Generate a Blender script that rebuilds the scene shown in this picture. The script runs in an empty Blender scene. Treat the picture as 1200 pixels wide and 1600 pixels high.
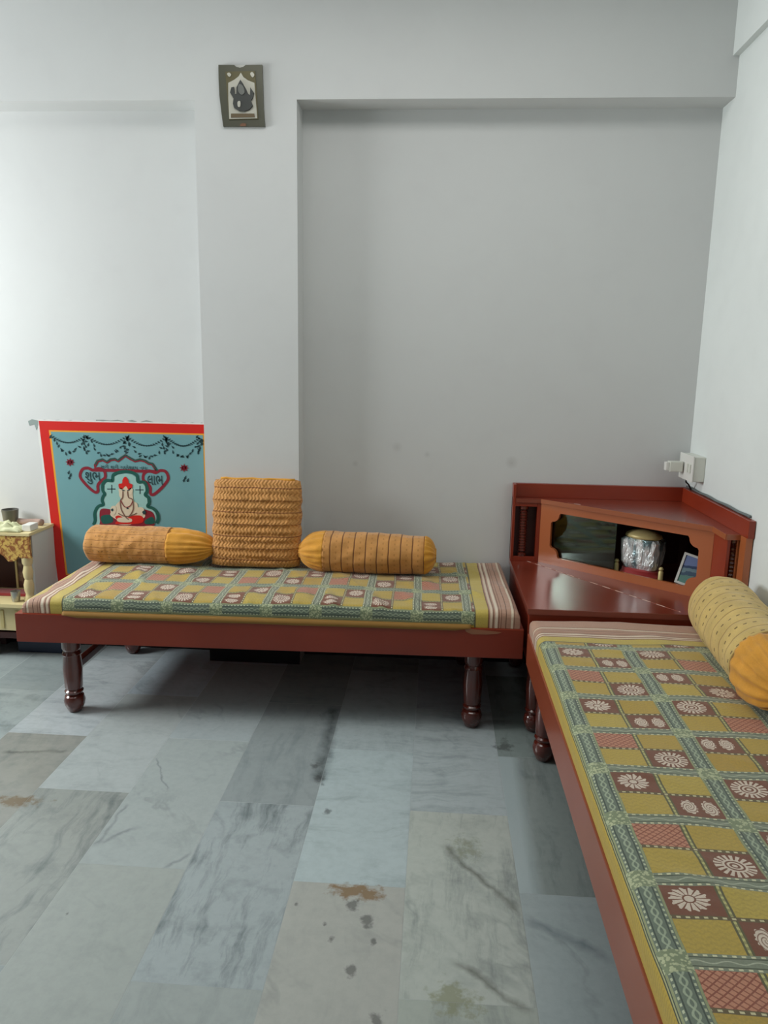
import bpy, bmesh, math, random
import numpy as np
from mathutils import Vector, Matrix, noise
random.seed(4)
S = bpy.context.scene
COL = S.collection
R = math.radians

# ------------------------------------------------------------------ camera
CAMP = Vector((0.0, 0.0, 1.386))
FPX = 1177.5
_p, _y, _r = R(11.19), R(3.749), R(0.951)
FW = Vector((-math.sin(_y)*math.cos(_p), math.cos(_y)*math.cos(_p), -math.sin(_p)))
_r0 = Vector((math.cos(_y), math.sin(_y), 0)); _u0 = _r0.cross(FW)
RT = math.cos(_r)*_r0 + math.sin(_r)*_u0
UP = -math.sin(_r)*_r0 + math.cos(_r)*_u0
cd = bpy.data.cameras.new('camera'); cam = bpy.data.objects.new('camera', cd); COL.objects.link(cam)
cd.sensor_fit = 'VERTICAL'; cd.sensor_height = 36.0; cd.lens = 36.0*FPX/1600.0; cd.clip_start = .05
Mx = Matrix((RT, UP, -FW)).transposed().to_4x4(); Mx.translation = CAMP
cam.matrix_world = Mx
S.camera = cam

# ------------------------------------------------------------------ light and exposure
S.view_settings.view_transform = 'Standard'; S.view_settings.look = 'None'
S.view_settings.gamma = 1.0; S.view_settings.use_curve_mapping = False
S.view_settings.exposure = 0.0
w = bpy.data.worlds.new('world'); S.world = w; w.use_nodes = True
bg = w.node_tree.nodes['Background']; bg.inputs[0].default_value = (.85, .93, 1, 1); bg.inputs[1].default_value = .4

def area(name, loc, direction, sx, sy, power, col, spread=math.pi):
    l = bpy.data.lights.new(name, 'AREA'); l.shape = 'RECTANGLE'; l.size = sx; l.size_y = sy
    l.energy = power; l.color = col; l.spread = spread
    o = bpy.data.objects.new(name, l); COL.objects.link(o); o.location = loc
    o.rotation_euler = Vector(direction).to_track_quat('-Z', 'Y').to_euler()
    return o
# daylight entering by the two left wall windows, plus an added ceiling fill
area('daylight_corner_window', (-3.42, 2.50, 1.76), (1, -.05, -.30), 1.20, .95, 84, (.95, .99, .985))
area('daylight_side_window', (-3.42, .1, 1.75), (1, 0, -.1), 1.5, 1.1, 3, (.95, .99, 1))
area('ceiling_fill', (-.2, 2.25, 2.90), (0, .0, -1), 1.8, .7, 13, (1, .985, .95))  # added soft fill under the ceiling, no fixture stands for it

# ------------------------------------------------------------------ node expression helper
class Ex:
    def __init__(s, nt, v): s.nt = nt; s.v = v
    def _m(s, op, *a):
        n = s.nt.nodes.new('ShaderNodeMath'); n.operation = op
        for i, q in enumerate(a):
            q = q.v if isinstance(q, Ex) else q
            if isinstance(q, (int, float)): n.inputs[i].default_value = q
            else: s.nt.links.new(q, n.inputs[i])
        return Ex(s.nt, n.outputs[0])
    def __add__(s, o): return s._m('ADD', s, o)
    __radd__ = __add__
    def __sub__(s, o): return s._m('SUBTRACT', s, o)
    def __rsub__(s, o): return s._m('SUBTRACT', o, s)
    def __mul__(s, o): return s._m('MULTIPLY', s, o)
    __rmul__ = __mul__
    def __truediv__(s, o): return s._m('DIVIDE', s, o)
    def abs(s): return s._m('ABSOLUTE', s)
    def fract(s): return s._m('FRACT', s)
    def floor(s): return s._m('FLOOR', s)
    def sin(s): return s._m('SINE', s)
    def cos(s): return s._m('COSINE', s)
    def sqrt(s): return s._m('SQRT', s)
    def lt(s, o): return s._m('LESS_THAN', s, o)
    def gt(s, o): return s._m('GREATER_THAN', s, o)
    def mn(s, o): return s._m('MINIMUM', s, o)
    def mx(s, o): return s._m('MAXIMUM', s, o)
    def mod(s, o): return s._m('FLOORED_MODULO', s, o)
    def atan2(s, o): return s._m('ARCTAN2', s, o)
    def pw(s, o): return s._m('POWER', s, o)
    def clamp(s):
        e = s._m('ADD', s, 0.0); e.v.node.use_clamp = True; return e
    def ramp(s, a, b):      # linear step a..b -> 0..1
        n = s.nt.nodes.new('ShaderNodeMapRange'); n.inputs[1].default_value = a; n.inputs[2].default_value = b
        s.nt.links.new(s.v, n.inputs[0]); return Ex(s.nt, n.outputs[0])

def lin(c):
    return tuple((x/255/12.92 if x/255 <= .04045 else ((x/255+.055)/1.055)**2.4) for x in c)

class Mat:
    def __init__(s, name, rough=.5, base=(128, 128, 128), spec=.5, metal=0, coat=0, coat_rough=.1, sheen=0, trans=0):
        s.m = bpy.data.materials.new(name); s.m.use_nodes = True; s.nt = s.m.node_tree
        s.b = s.nt.nodes['Principled BSDF']; i = s.b.inputs
        i['Base Color'].default_value = (*lin(base), 1); i['Roughness'].default_value = rough
        i['Metallic'].default_value = metal; i['Specular IOR Level'].default_value = spec
        i['Coat Weight'].default_value = coat; i['Coat Roughness'].default_value = coat_rough
        i['Sheen Weight'].default_value = sheen; i['Transmission Weight'].default_value = trans
    def sep(s, out):
        n = s.nt.nodes.new('ShaderNodeSeparateXYZ'); s.nt.links.new(out, n.inputs[0])
        return [Ex(s.nt, o) for o in n.outputs]
    def coord(s, kind='Object'):
        n = s.nt.nodes.new('ShaderNodeTexCoord'); return n.outputs[kind]
    def comb(s, x, y, z):
        n = s.nt.nodes.new('ShaderNodeCombineXYZ')
        for i, q in enumerate((x, y, z)):
            if isinstance(q, Ex): s.nt.links.new(q.v, n.inputs[i])
            else: n.inputs[i].default_value = q
        return n.outputs[0]
    def noise(s, vec, scale, detail=3, rough=.55, dist=0):
        n = s.nt.nodes.new('ShaderNodeTexNoise'); n.inputs['Scale'].default_value = scale
        n.inputs['Detail'].default_value = detail; n.inputs['Roughness'].default_value = rough
        n.inputs['Distortion'].default_value = dist; s.nt.links.new(vec, n.inputs['Vector'])
        return Ex(s.nt, n.outputs[0])
    def voro(s, vec, scale):
        n = s.nt.nodes.new('ShaderNodeTexVoronoi'); n.inputs['Scale'].default_value = scale
        s.nt.links.new(vec, n.inputs['Vector']); return Ex(s.nt, n.outputs['Distance'])
    def rgb(s, c): return tuple(lin(c)) + (1,)
    def mix(s, f, a, b, blend='MIX'):
        n = s.nt.nodes.new('ShaderNodeMix'); n.data_type = 'RGBA'; n.blend_type = blend
        if isinstance(f, Ex): s.nt.links.new(f.v, n.inputs[0])
        else: n.inputs[0].default_value = f
        for q, k in ((a, 6), (b, 7)):
            if isinstance(q, tuple): n.inputs[k].default_value = s.rgb(q) if len(q) == 3 else q
            else: s.nt.links.new(q, n.inputs[k])
        return n.outputs[2]
    def color(s, out): s.nt.links.new(out, s.b.inputs['Base Color'])
    def rough(s, e): s.nt.links.new(e.v, s.b.inputs['Roughness'])
    def bump(s, e, strength=.3, dist=.01):
        n = s.nt.nodes.new('ShaderNodeBump'); n.inputs['Strength'].default_value = strength
        n.inputs['Distance'].default_value = dist; s.nt.links.new(e.v, n.inputs['Height'])
        s.nt.links.new(n.outputs[0], s.b.inputs['Normal'])
    def attr(s, name):
        n = s.nt.nodes.new('ShaderNodeAttribute'); n.attribute_name = name; return n

# ------------------------------------------------------------------ object helpers
def px(u, v, axis, val):                       # photograph measurement -> point of a world plane
    d = FW*FPX + RT*(u-600) - UP*(v-800)
    i = 'xyz'.index(axis); return CAMP + d*((val-CAMP[i])/d[i])

def obj(name, bm, mat, parent=None, smooth=False, loc=None):
    me = bpy.data.meshes.new(name)
    bmesh.ops.recalc_face_normals(bm, faces=bm.faces[:])
    bm.to_mesh(me); bm.free()
    for m in (mat if isinstance(mat, (list, tuple)) else [mat]): me.materials.append(m.m)
    if smooth:
        for p in me.polygons: p.use_smooth = True
        if smooth == 'auto': me.set_sharp_from_angle(angle=R(35))
    o = bpy.data.objects.new(name, me); COL.objects.link(o)
    if parent: o.parent = parent
    if loc is not None: o.location = loc
    return o
def tag(o, label=None, cat=None, group=None, kind=None):
    for k, v in (('label', label), ('category', cat), ('group', group), ('kind', kind)):
        if v: o[k] = v
    return o
def thing(name, loc, label, cat, rz=0, group=None):
    o = bpy.data.objects.new(name, None); COL.objects.link(o); o.location = loc
    o.rotation_euler = (0, 0, rz); o.empty_display_size = .05
    return tag(o, label, cat, group)
def BM(): return bmesh.new()
def box(bm, x0, x1, y0, y1, z0, z1, bev=0):
    t = BM()
    bmesh.ops.create_cube(t, size=1)
    for v in t.verts: v.co = Vector(((x0+x1)/2+v.co.x*(x1-x0), (y0+y1)/2+v.co.y*(y1-y0), (z0+z1)/2+v.co.z*(z1-z0)))
    if bev: bmesh.ops.bevel(t, geom=t.edges[:], offset=bev, segments=2, affect='EDGES', profile=.7)
    merge(bm, t)
def merge(bm, t, M=None):
    if M is not None: t.transform(M)
    me = bpy.data.meshes.new('tmp'); t.to_mesh(me); t.free(); bm.from_mesh(me); bpy.data.meshes.remove(me)
def lathe(bm, prof, cx=0, cy=0, n=24, axis='z'):
    rings = []
    for r, z in prof:
        rings.append([bm.verts.new((cx+r*math.cos(2*math.pi*i/n), cy+r*math.sin(2*math.pi*i/n), z)) for i in range(n)])
    for a, b in zip(rings, rings[1:]):
        for i in range(n): bm.faces.new((a[i], a[(i+1) % n], b[(i+1) % n], b[i]))
    bm.faces.new(rings[0][::-1]); bm.faces.new(rings[-1])
def tube(bm, pts, r, n=8):
    pts = [Vector(p) for p in pts]; rings = []
    for k, p in enumerate(pts):
        t = (pts[min(k+1, len(pts)-1)]-pts[max(k-1, 0)]).normalized()
        a = t.cross(Vector((0, 0, 1)) if abs(t.z) < .9 else Vector((1, 0, 0))).normalized(); b = t.cross(a)
        rings.append([bm.verts.new(p+a*r*math.cos(2*math.pi*i/n)+b*r*math.sin(2*math.pi*i/n)) for i in range(n)])
    for a, b in zip(rings, rings[1:]):
        for i in range(n): bm.faces.new((a[i], a[(i+1) % n], b[(i+1) % n], b[i]))
    bm.faces.new(rings[0][::-1]); bm.faces.new(rings[-1])
def prism(bm, pts, thick_vec, holes=()):
    """planar polygon (list of Vectors) with holes, thickened along thick_vec"""
    t = BM(); edges = []
    for loop in [pts]+list(holes):
        vs = [t.verts.new(p) for p in loop]
        for i in range(len(vs)): edges.append(t.edges.new((vs[i], vs[(i+1) % len(vs)])))
    bmesh.ops.triangle_fill(t, use_beauty=True, use_dissolve=False, edges=edges)
    ex = bmesh.ops.extrude_face_region(t, geom=t.faces[:])
    for g in ex['geom']:
        if isinstance(g, bmesh.types.BMVert): g.co += Vector(thick_vec)
    merge(bm, t)

# ------------------------------------------------------------------ materials
def plaster(name, base, seedz=0):
    m = Mat(name, rough=.75, base=base, spec=.25)
    c = m.coord()
    n1 = m.noise(c, 1.3, 4); n2 = m.noise(c, 9, 4)
    f = (n1.ramp(.35, .7)*.5 + n2.ramp(.45, .8)*.25)
    m.color(m.mix(f.clamp(), base, tuple(int(v*.94) for v in base)))
    m.bump(m.noise(c, 60, 3), .06, .004)
    return m
M_wall = plaster('wall_paint', (212, 212, 213))
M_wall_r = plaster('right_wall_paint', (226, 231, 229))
M_rear = plaster('rear_wall_darkened', (112, 104, 96))  # unseen rear wall darkened to keep bounce off the floor under the divan
M_leftw = plaster('left_wall_darkened', (150, 146, 140))  # unseen left wall toned down likewise, for less bounce under the bed
M_ceil = plaster('ceiling_paint', (215, 218, 218))

def back_wall_mat():
    m = Mat('back_wall_paint', rough=.75, spec=.25)
    c = m.coord('Object'); X, Y, Z = m.sep(c)
    n1 = m.noise(c, 1.1, 4); n2 = m.noise(c, 7, 5)
    col = m.mix((n1.ramp(.35, .7)*.5+n2.ramp(.5, .8)*.3).clamp(), (210, 212, 211), (202, 203, 203))
    for (x, z, r) in ((-.17, 1.01, .03), (-.03, .98, .018), (-.36, .93, .02), (.35, .95, .03)):   # rub marks above the bed
        d = ((X-x)*(X-x)+(Z-z)*(Z-z)).sqrt()+(n2-.5)*.04
        col = m.mix(d.ramp(r, 0)*.22, col, (120, 115, 112))
    m.color(col); m.bump(m.noise(c, 55, 3), .06, .004)
    return m
M_back = back_wall_mat()

def wood(name, base, dark, rough=.22, coat=.5):
    m = Mat(name, rough=rough, coat=coat, coat_rough=.1 if rough < .35 else .2)
    c = m.coord(); X, Y, Z = m.sep(c)
    g = m.noise(m.comb(X, Y, Z), 2.2, 2, .5)
    m.color(m.mix(g.ramp(.35, .7), base, dark))
    m.rough(m.noise(c, 3, 2).ramp(.2, .9)*.06+rough-.02)
    return m
M_wood = wood('red_brown_polish', (142, 50, 26), (126, 42, 22), .34, .12)
M_wood_d = wood('dark_turned_polish', (92, 36, 26), (74, 28, 20), .2, .7)
M_rail2 = wood('red_brown_polish_pale', (146, 70, 44), (136, 62, 38), .34, .3)  # paler polish for the rails of the right wall divan
M_top = wood('cabinet_top_laminate', (128, 50, 30), (118, 44, 27), .36, 1.0)
M_wood_lit = wood('red_brown_polish_lit', (174, 98, 56), (164, 88, 49), .3, .35)  # orange copy of the polish, light on left-facing parts put into colour
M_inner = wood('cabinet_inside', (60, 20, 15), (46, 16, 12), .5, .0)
M_edge = Mat('worn_edge', .5, (196, 130, 92))
M_black = Mat('black_rubber', .45, (18, 18, 20))
M_plastic = Mat('white_plastic', .35, (216, 218, 208))
M_white = Mat('white_paint', .4, (222, 222, 216))
M_greycab = Mat('grey_white_board', .5, (198, 200, 195))

def floor_mat():
    m = Mat('marble', rough=.2, spec=.5)
    P = m.sep(m.nt.nodes.new('ShaderNodeNewGeometry').outputs['Position'])
    X, Y, Z = P
    par = m.attr('tile_par'); tc = m.attr('tile_col')
    st, dr, sd = m.sep(par.outputs['Vector'])
    wob = m.noise(m.comb(X, Y, sd*20), 3.0, 3)
    # streaks along y and along x
    ny = m.noise(m.comb(X*17+wob*1.8, Y*2.6, sd*31), 1.0, 9, .7)
    nx = m.noise(m.comb(X*2.6, Y*13+wob*2.2, sd*31), 1.0, 9, .7)
    nb = m.noise(m.comb(X, Y, sd*31), 11.0, 5, .6)
    sel = nx*dr + ny*(1-dr)
    streak = sel.ramp(.50, .72)*st
    blot = nb.ramp(.52, .75)*st*.45
    fine = m.noise(m.comb(X, Y, sd*7), 45, 4, .6).ramp(.4, .8)*.13
    col = tc.outputs['Color']
    col = m.mix((streak*.85+blot+fine).clamp(), col, (92, 103, 105))
    # soft wandering veins
    vn = m.noise(m.comb(X+wob*.25, Y+X*.6, sd*13), 2.3, 5, .6)
    vein = (vn-.5).abs().ramp(.03, .0)*m.noise(m.comb(X, Y, sd*5+3), 3.5, 2).ramp(.48, .75)
    col = m.mix((vein*.38).clamp(), col, (96, 106, 106))
    wn = (m.noise(m.comb(X, Y, 1.7), 11, 4)-.5)*.06
    ws = m.noise(m.comb(X, Y, 6.2), 34, 4, .65)-.5
    def seg(a, b, w, col, c, amt):
        ax, ay = a; bx, by = b; L = math.hypot(bx-ax, by-ay); ux, uy = (bx-ax)/L, (by-ay)/L
        xx = X-ax; yy = Y-ay
        t = (xx*ux+yy*uy); d = (xx*uy-yy*ux+wn).abs()
        k = d.ramp(w*1.25, 0)*t.ramp(0, .03)*(L-t).ramp(0, .03)*(nb.ramp(.3, .62)*.6+.4)
        return m.mix((k*amt).clamp(), col, c)
    fp = lambda u, v: tuple(px(u, v, 'z', 0)[:2])
    col = seg(fp(690, 1318), fp(815, 1432), .014, col, (92, 96, 86), .75)
    col = seg(fp(815, 1432), fp(962, 1502), .016, col, (105, 118, 122), .7)
    col = seg(fp(700, 1500), fp(836, 1585), .013, col, (84, 86, 74), .75)
    col = seg(fp(150, 1318), fp(222, 1292), .008, col, (96, 104, 108), .6)
    col = seg(fp(145, 1325), fp(200, 1255), .008, col, (96, 104, 108), .6)
    col = seg(fp(250, 1358), fp(300, 1330), .008, col, (96, 104, 108), .6)
    col = seg(fp(245, 1183), fp(260, 1238), .005, col, (96, 104, 108), .6)
    col = seg(fp(0, 1176), fp(112, 1173), .012, col, (70, 76, 74), .8)
    col = seg(fp(498, 1225), fp(522, 1105), .028, col, (66, 74, 76), .8)
    def spot(u, v, rx, ry, c, amt, col, k=.5):
        a = px(u, v, 'z', 0)
        d = (((X-a.x)/rx)*((X-a.x)/rx)+((Y-a.y)/ry)*((Y-a.y)/ry)).sqrt()+(nb-.5)*2.4*k+wn*5+ws*3.2
        return m.mix((d.ramp(1.05, .35)*amt).clamp(), col, c)
    col = spot(558, 1392, .075, .03, (128, 98, 56), .8, col, 1)
    col = spot(22, 1252, .09, .035, (112, 92, 62), .8, col)
    for u, v, r in ((553, 1416, .018), (572, 1437, .016), (500, 1490, .0), (550, 1516, .012), (584, 1471, .008), (463, 1412, .006), (507, 1445, .008), (588, 1592, .016), (518, 1468, .011), (512, 1270, .012), (105, 1428, .006), (787, 1165, .03), (500, 1215, .025), (492, 1196, .02)):
        if r: col = spot(u, v, r, r*1.5, (70, 71, 70), .62, col, 1.15)
    col = spot(730, 1325, .05, .06, (136, 142, 122), .7, col)
    col = spot(712, 1560, .06, .05, (132, 136, 104), .7, col)
    # pale curved band inside the grey tile beside the bed
    bx = (X-.262-(Y-1.8)*(Y-1.8)*.03).ramp(.075, .03)*Y.gt(1.803)*Y.lt(2.52)*X.gt(.262)
    col = m.mix((bx*.8).clamp(), col, (176, 190, 192))
    # joints
    U, V, _ = m.sep(m.attr('UVMap').outputs['Vector'])
    W_, H_, _2 = m.sep(m.attr('tile_size').outputs['Vector'])
    e = U.mn(W_-U).mn(V.mn(H_-V))
    j = e.ramp(.0017, .0006)
    col = m.mix(j*.30, col, (140, 148, 150))
    m.color(col)
    m.rough((nb*.12+.17+j*.3).clamp())
    m.bump(e.mn(.002)*300, .12, .002)
    return m
M_floor = floor_mat()

# ------------------------------------------------------------------ the room
YB, YW, XW, XL, YR, ZC = 3.289, 3.42, 1.134, -3.40, -2.2, 2.95
ZBM, ZB2 = 2.428, 2.575
def struct(name, bm, mat, parent=None, smooth=False):
    o = obj(name, bm, mat, parent, smooth)
    if parent is None: o['kind'] = 'structure'
    return o
# floor, one sheet cut into marble slabs
def make_floor():
    bm = BM(); uv = bm.loops.layers.uv.new('UVMap')
    tp = bm.faces.layers.float_vector.new('tile_par'); tz = bm.faces.layers.float_vector.new('tile_size')
    tcl = bm.faces.layers.float_vector.new('tile_col')
    W, L = .305, .72
    special = {  # (column, row) -> colour, streak, direction, seed     column 0 = B..D
        (-2, 0): ((162, 170, 168), .25, 0, .31), (-2, 1): ((164, 174, 176), 1.0, 0, .12), (-2, 2): ((152, 161, 162), .35, 0, .55),
        (-1, 0): ((175, 177, 171), .2, .3, .42), (-1, 1): ((180, 194, 196), .42, 1, .22), (-1, 2): ((176, 188, 190), .5, .6, .83),
        (0, 0): ((170, 178, 170), .5, .2, .67), (0, 1): ((182, 189, 182), .7, .1, .91), (0, 2): ((176, 187, 189), .48, 1, .37), (0, 3): ((170, 180, 186), .5, 1, .2),
        (1, 0): ((164, 176, 177), .2, .5, .53), (1, 1): ((142, 152, 149), .75, 0, .74), (1, 2): ((140, 152, 149), .9, .2, .05),
        (-3, 0): ((164, 171, 167), .2, .3, .64), (-3, 1): ((168, 177, 176), .12, .4, .18), (-3, 2): ((172, 182, 184), .2, .5, .48), (-3, 3): ((184, 196, 204), .3, .8, .27),
        (-4, 1): ((156, 162, 158), .8, 0, .95), (-4, 2): ((176, 184, 184), .3, .8, .58), (-4, 3): ((186, 200, 208), .3, .7, .34),
        (-5, 1): ((150, 152, 146), .6, .5, .15), (-5, 2): ((180, 188, 191), .5, 1, .72), (-5, 3): ((176, 186, 190), .6, 1, .36)}
    for c in range(-10, 5):
        x0 = max(-.043+c*W, XL-.1); x1 = min(-.043+(c+1)*W, XW+.1)
        if x1 <= x0: continue
        off = {-4: 2.169, -2: 2.15, 0: 2.154, -1: 1.796, 1: 1.803, -3: 1.816}.get(c, 2.16 if c % 2 == 0 else 1.80)
        y = off-L*(7); row0 = None
        k = -7
        while y < YW+.1:
            y0 = max(y, YR-.1); y1 = min(y+L, YW+.1)
            if y1 > y0:
                f = bm.faces.new([bm.verts.new((a, b, 0)) for a, b in ((x0, y0), (x1, y0), (x1, y1), (x0, y1))])
                row = k + (2 if c % 2 == 0 else 1)
                rnd = random.random()
                spc = special.get((c, row))
                if spc is None:
                    t = random.choice([(176, 188, 190), (160, 170, 170), (150, 160, 160)])
                    spc = (t, .3+.4*random.random(), random.random(), rnd)
                f[tcl] = lin(spc[0]); f[tp] = (spc[1], spc[2], spc[3]); f[tz] = (W, L, 0)
                for lp in f.loops: lp[uv].uv = (lp.vert.co.x-(-.043+c*W), lp.vert.co.y-y)
            y += L; k += 1
    # underside so that the slab floor has thickness
    return bm
fo = struct('floor', make_floor(), M_floor)
sb = BM(); box(sb, XL-.1, XW+.1, YR-.1, YW+.1, -.08, -.002); struct('floor_slab', sb, M_floor) if False else sb.free()
b = BM(); box(b, XL-.15, XW+.15, YW, YW+.15, -.05, ZC+.1); struct('wall_back', b, M_back)
b = BM(); box(b, XW, XW+.15, YR-.15, YW, -.05, ZC+.1); struct('wall_right', b, M_wall_r)
b = BM(); box(b, XL-.15, XW+.15, YR-.15, YW+.15, ZC, ZC+.12); struct('ceiling', b, M_ceil)
# left wall with doorway and window openings
b = BM()
for y0, y1, z0, z1 in ((YR-.15, -.65, 0, ZC), (-.65, .85, 0, 1.2), (-.65, .85, 2.3, ZC), (.85, 1.88, 0, ZC), (1.88, 3.12, 0, 1.26), (1.88, 3.12, 2.28, ZC), (3.12, YW, 0, ZC)):
    box(b, XL-.15, XL, y0, y1, z0, z1)
struct('wall_left', b, M_leftw)
b = BM()
for x0, x1, z0, z1 in ((XL-.15, -1.7, 0, ZC), (-1.7, .5, 0, 1.4), (-1.7, .5, 2.3, ZC), (.5, XW+.15, 0, ZC)):
    box(b, x0, x1, YR-.15, YR, z0, z1)
struct('wall_rear', b, M_rear)
# column and beam stand a hand's depth in front of the recessed wall
b = BM(); box(b, -1.022, -.598, YB, YW, 0, ZBM, .0); struct('wall_column', b, M_back)
M_shade_strip = Mat('shade_black', .25, (24, 25, 26))  # black strips added along the wall foot to deepen the under-bed shade
b = BM(); box(b, XL, -1.022, YW-.012, YW, 0, .11); struct('shade_strip_back_left', b, M_shade_strip)
b = BM(); box(b, -1.0225, -.5975, YB-.012, YB, 0, .11); struct('shade_strip_column', b, M_shade_strip)
b = BM(); box(b, -.598, XW, YW-.012, YW, 0, .11); struct('shade_strip_back_right', b, M_shade_strip)
b = BM(); box(b, XL, XW, YB, YW, ZBM, ZC); struct('wall_beam', b, M_back)
b = BM(); box(b, XW-.025, XW, YR, YB, ZB2, ZC); struct('wall_right_beam', b, M_wall_r)
# frames of the openings
def frame(name, y0, y1, z0, z1, bars):
    b = BM(); x0, x1 = XL-.09, XL-.04
    for a in ((y0, y0+.05, z0, z1), (y1-.05, y1, z0, z1), (y0+.05, y1-.05, z1-.05, z1)): box(b, x0, x1, *a)
    if bars: box(b, x0, x1, y0+.05, y1-.05, z0, z0+.05); box(b, x0, x1, (y0+y1)/2-.02, (y0+y1)/2+.02, z0+.05, z1-.05)
    o = struct(name, b, M_wood)
    return o
frame('window_1', 1.88, 3.12, 1.26, 2.28, True)
frame('window_3', -.65, .85, 1.2, 2.3, True)
b = BM()
for a in ((-1.7, -1.65, 1.4, 2.3), (.45, .5, 1.4, 2.3), (-1.65, .45, 1.4, 1.45), (-1.65, .45, 2.25, 2.3), (-.62, -.58, 1.45, 2.25)):
    box(b, a[0], a[1], YR-.09, YR-.04, a[2], a[3])
struct('window_2', b, M_wood)

# ------------------------------------------------------------------ bedspread cloth
def cloth_mat(name, u_lo, u_hi, u0, v0, flip=0, rshift=0, cshift=0):
    """u along the bed (stripes beyond u_lo / u_hi), lattice origin u0, v0; UV are metres on the cloth"""
    m = Mat(name, rough=.6, spec=.35, sheen=.22)
    U, V, _ = m.sep(m.coord('UV'))
    wv = m.noise(m.comb(U, V, 0), 5, 2)-.5
    Uo = U
    U = U+wv*.012; V = V+(m.noise(m.comb(U, V, 4), 5, 2)-.5)*.010
    PU, PV = .19, .25
    a = (U-u0)/PU if not flip else (u0-U)/PU
    c = (V-v0)/PV
    ra = (a+.5).floor(); rc = (c+.5).floor()
    du = ((a+.5).fract()-.5)*PU; dv = ((c+.5).fract()-.5)*PV       # offset from nearest band centre
    row = (a.floor()+rshift).mod(2.0); colm = (c.floor()+cshift).mod(2.0)
    fu = a.fract()*PU; fv = c.fract()*PV
    s = fv.gt(PV/2)          # second sub column
    h = fu.gt(PU/2)          # far half
    motif = (s-h).abs()      # 1 when motif cell
    la = fv-(PV/2)*s-PV/4    # centred near
    la = la+s*.0+(0.5-s)*-.010
    lb = fu-(PU/2)*h-PU/4+(.5-h)*-.008
    fine = m.noise(m.comb(U, V, 2), 260, 2)
    # yellow cells with faint waves
    wave = ((U*520+(V*300).sin()*1.6).sin())
    ysel = m.noise(m.comb(a.floor()*3.1+s*7.7, c.floor()*5.3+h*2.1, 1.5), 1.9, 0)
    yel = m.mix(ysel.ramp(.35, .65), (186, 162, 70), (176, 142, 54))
    yel = m.mix(wave.ramp(-.2, 1)*.35, yel, (156, 136, 62))
    # motifs
    th = lb.atan2(la*.85); r = (la*la*.72+lb*lb).sqrt()
    brown = (118, 68, 46); cream = (220, 204, 186)
    sun = ((r.gt(.0165)*r.lt(.0325+(th*32).sin()*.0)*((th*18).sin().gt(-.25))) .mx(r.lt(.0195)*r.gt(.0158))).mx(r.lt(.0125)*r.gt(.0085)).mx(r.lt(.0045))
    sun = sun*(1-0*r)
    rf = r*(1+0*r)
    fl_edge = (th*14).cos()*.0022+.0275
    flower = rf.lt(fl_edge)*(1-((th*14).sin()*.5+.5).gt(.86)*r.gt(.009))*(1-(r-.0085).abs().lt(.0014))
    tw = la.abs()-.0215
    th2 = lb.atan2(tw)
    r2 = (tw*tw*1.5+lb*lb*.62).sqrt()
    two = r2.lt((th2*11).cos()*.0018+.0195)*(1-(r2*900+th2*3).sin().gt(.55)*.8)
    lat = (((la*.9+lb)*215).sin().abs().lt(.36)).mx(((la*.9-lb)*215).sin().abs().lt(.36))
    par = (row-colm).abs()
    # type table: (col,row,s): flower (0,0,0)(1,1,1); two (0,0,1)(1,1,0); lattice (0,1,0)(1,0,1); sun (0,1,1)(1,0,0)
    xs = (s-colm).abs()
    is_fl = (1-par)*(1-xs); is_tw = (1-par)*xs; is_lat = par*(1-xs); is_sun = par*xs
    mk = (is_fl*flower+is_tw*two+is_sun*sun).clamp()
    mo = m.mix(mk*.92, brown, cream)
    latc = m.mix(lat*.85, (190, 130, 102), (130, 60, 42))
    mo = m.mix(is_lat, mo, latc)
    cell = m.mix(motif, yel, mo)
    # thin olive line with dots between sub columns and halves
    dl = (fv-PV/2).abs(); dh = (fu-PU/2).abs()
    dots_u = (U*520).sin().gt(.1); dots_v = (V*420).sin().gt(.1)
    cell = m.mix(dl.lt(.0065), cell, (92, 88, 56)); cell = m.mix(dl.lt(.0024)*(dots_u*.5+.5), cell, (190, 186, 120))
    cell = m.mix(dh.lt(.0048), cell, (98, 84, 54)); cell = m.mix(dh.lt(.0022)*dots_v, cell, (206, 198, 156))
    # bands
    green = (102, 115, 100)
    adu = du.abs(); adv = dv.abs()
    bv = m.mix(((U*150).sin()*.004-dv*.8).abs().lt(.0016)*.8, green, (166, 178, 152))   # along the bed
    bv = m.mix(((U*150).sin()*-.004-dv*.8).abs().lt(.0016)*.8, bv, (166, 178, 152))
    bv = m.mix((adv-.0125).abs().lt(.0012), bv, (58, 70, 62))
    bv = m.mix((adv-.0165).abs().lt(.0018)*dots_u, bv, (186, 192, 160))
    bv = m.mix((adv-.022).abs().lt(.002), bv, (146, 152, 110))
    bu = m.mix(((V*130).sin()*.003-du).abs().lt(.0013)*.8, (126, 134, 114), (180, 186, 162))
    bu = m.mix((adu-.0095).abs().lt(.0012), bu, (72, 80, 62))
    bu = m.mix((adu-.0135).abs().lt(.0019)*dots_v, bu, (210, 208, 170))
    inu = adu.lt(.017); inv = adv.lt(.0245)
    col = m.mix(inu, cell, bu)
    col = m.mix(inv, col, bv)
    spk = m.voro(m.comb(U, V, 0), 150).lt(.48)
    sq = m.mix(spk, (126, 138, 106), (180, 186, 148))
    col = m.mix(inv*adu.lt(.0235), col, sq)
    # border beyond the first band: dark line, then plain ochre
    out = V.lt(v0-.0275)
    ribs = (U*700).sin().gt(.2)*V.lt(v0-.034)*V.gt(v0-.06)
    och = m.mix(ribs*.35, (186, 158, 54), (150, 120, 34))
    col = m.mix(V.lt(v0-.0245), col, (54, 62, 48)); col = m.mix(V.lt(v0-.0262), col, (170, 170, 120)); col = m.mix(V.lt(v0-.0285), col, (60, 62, 44))
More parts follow.
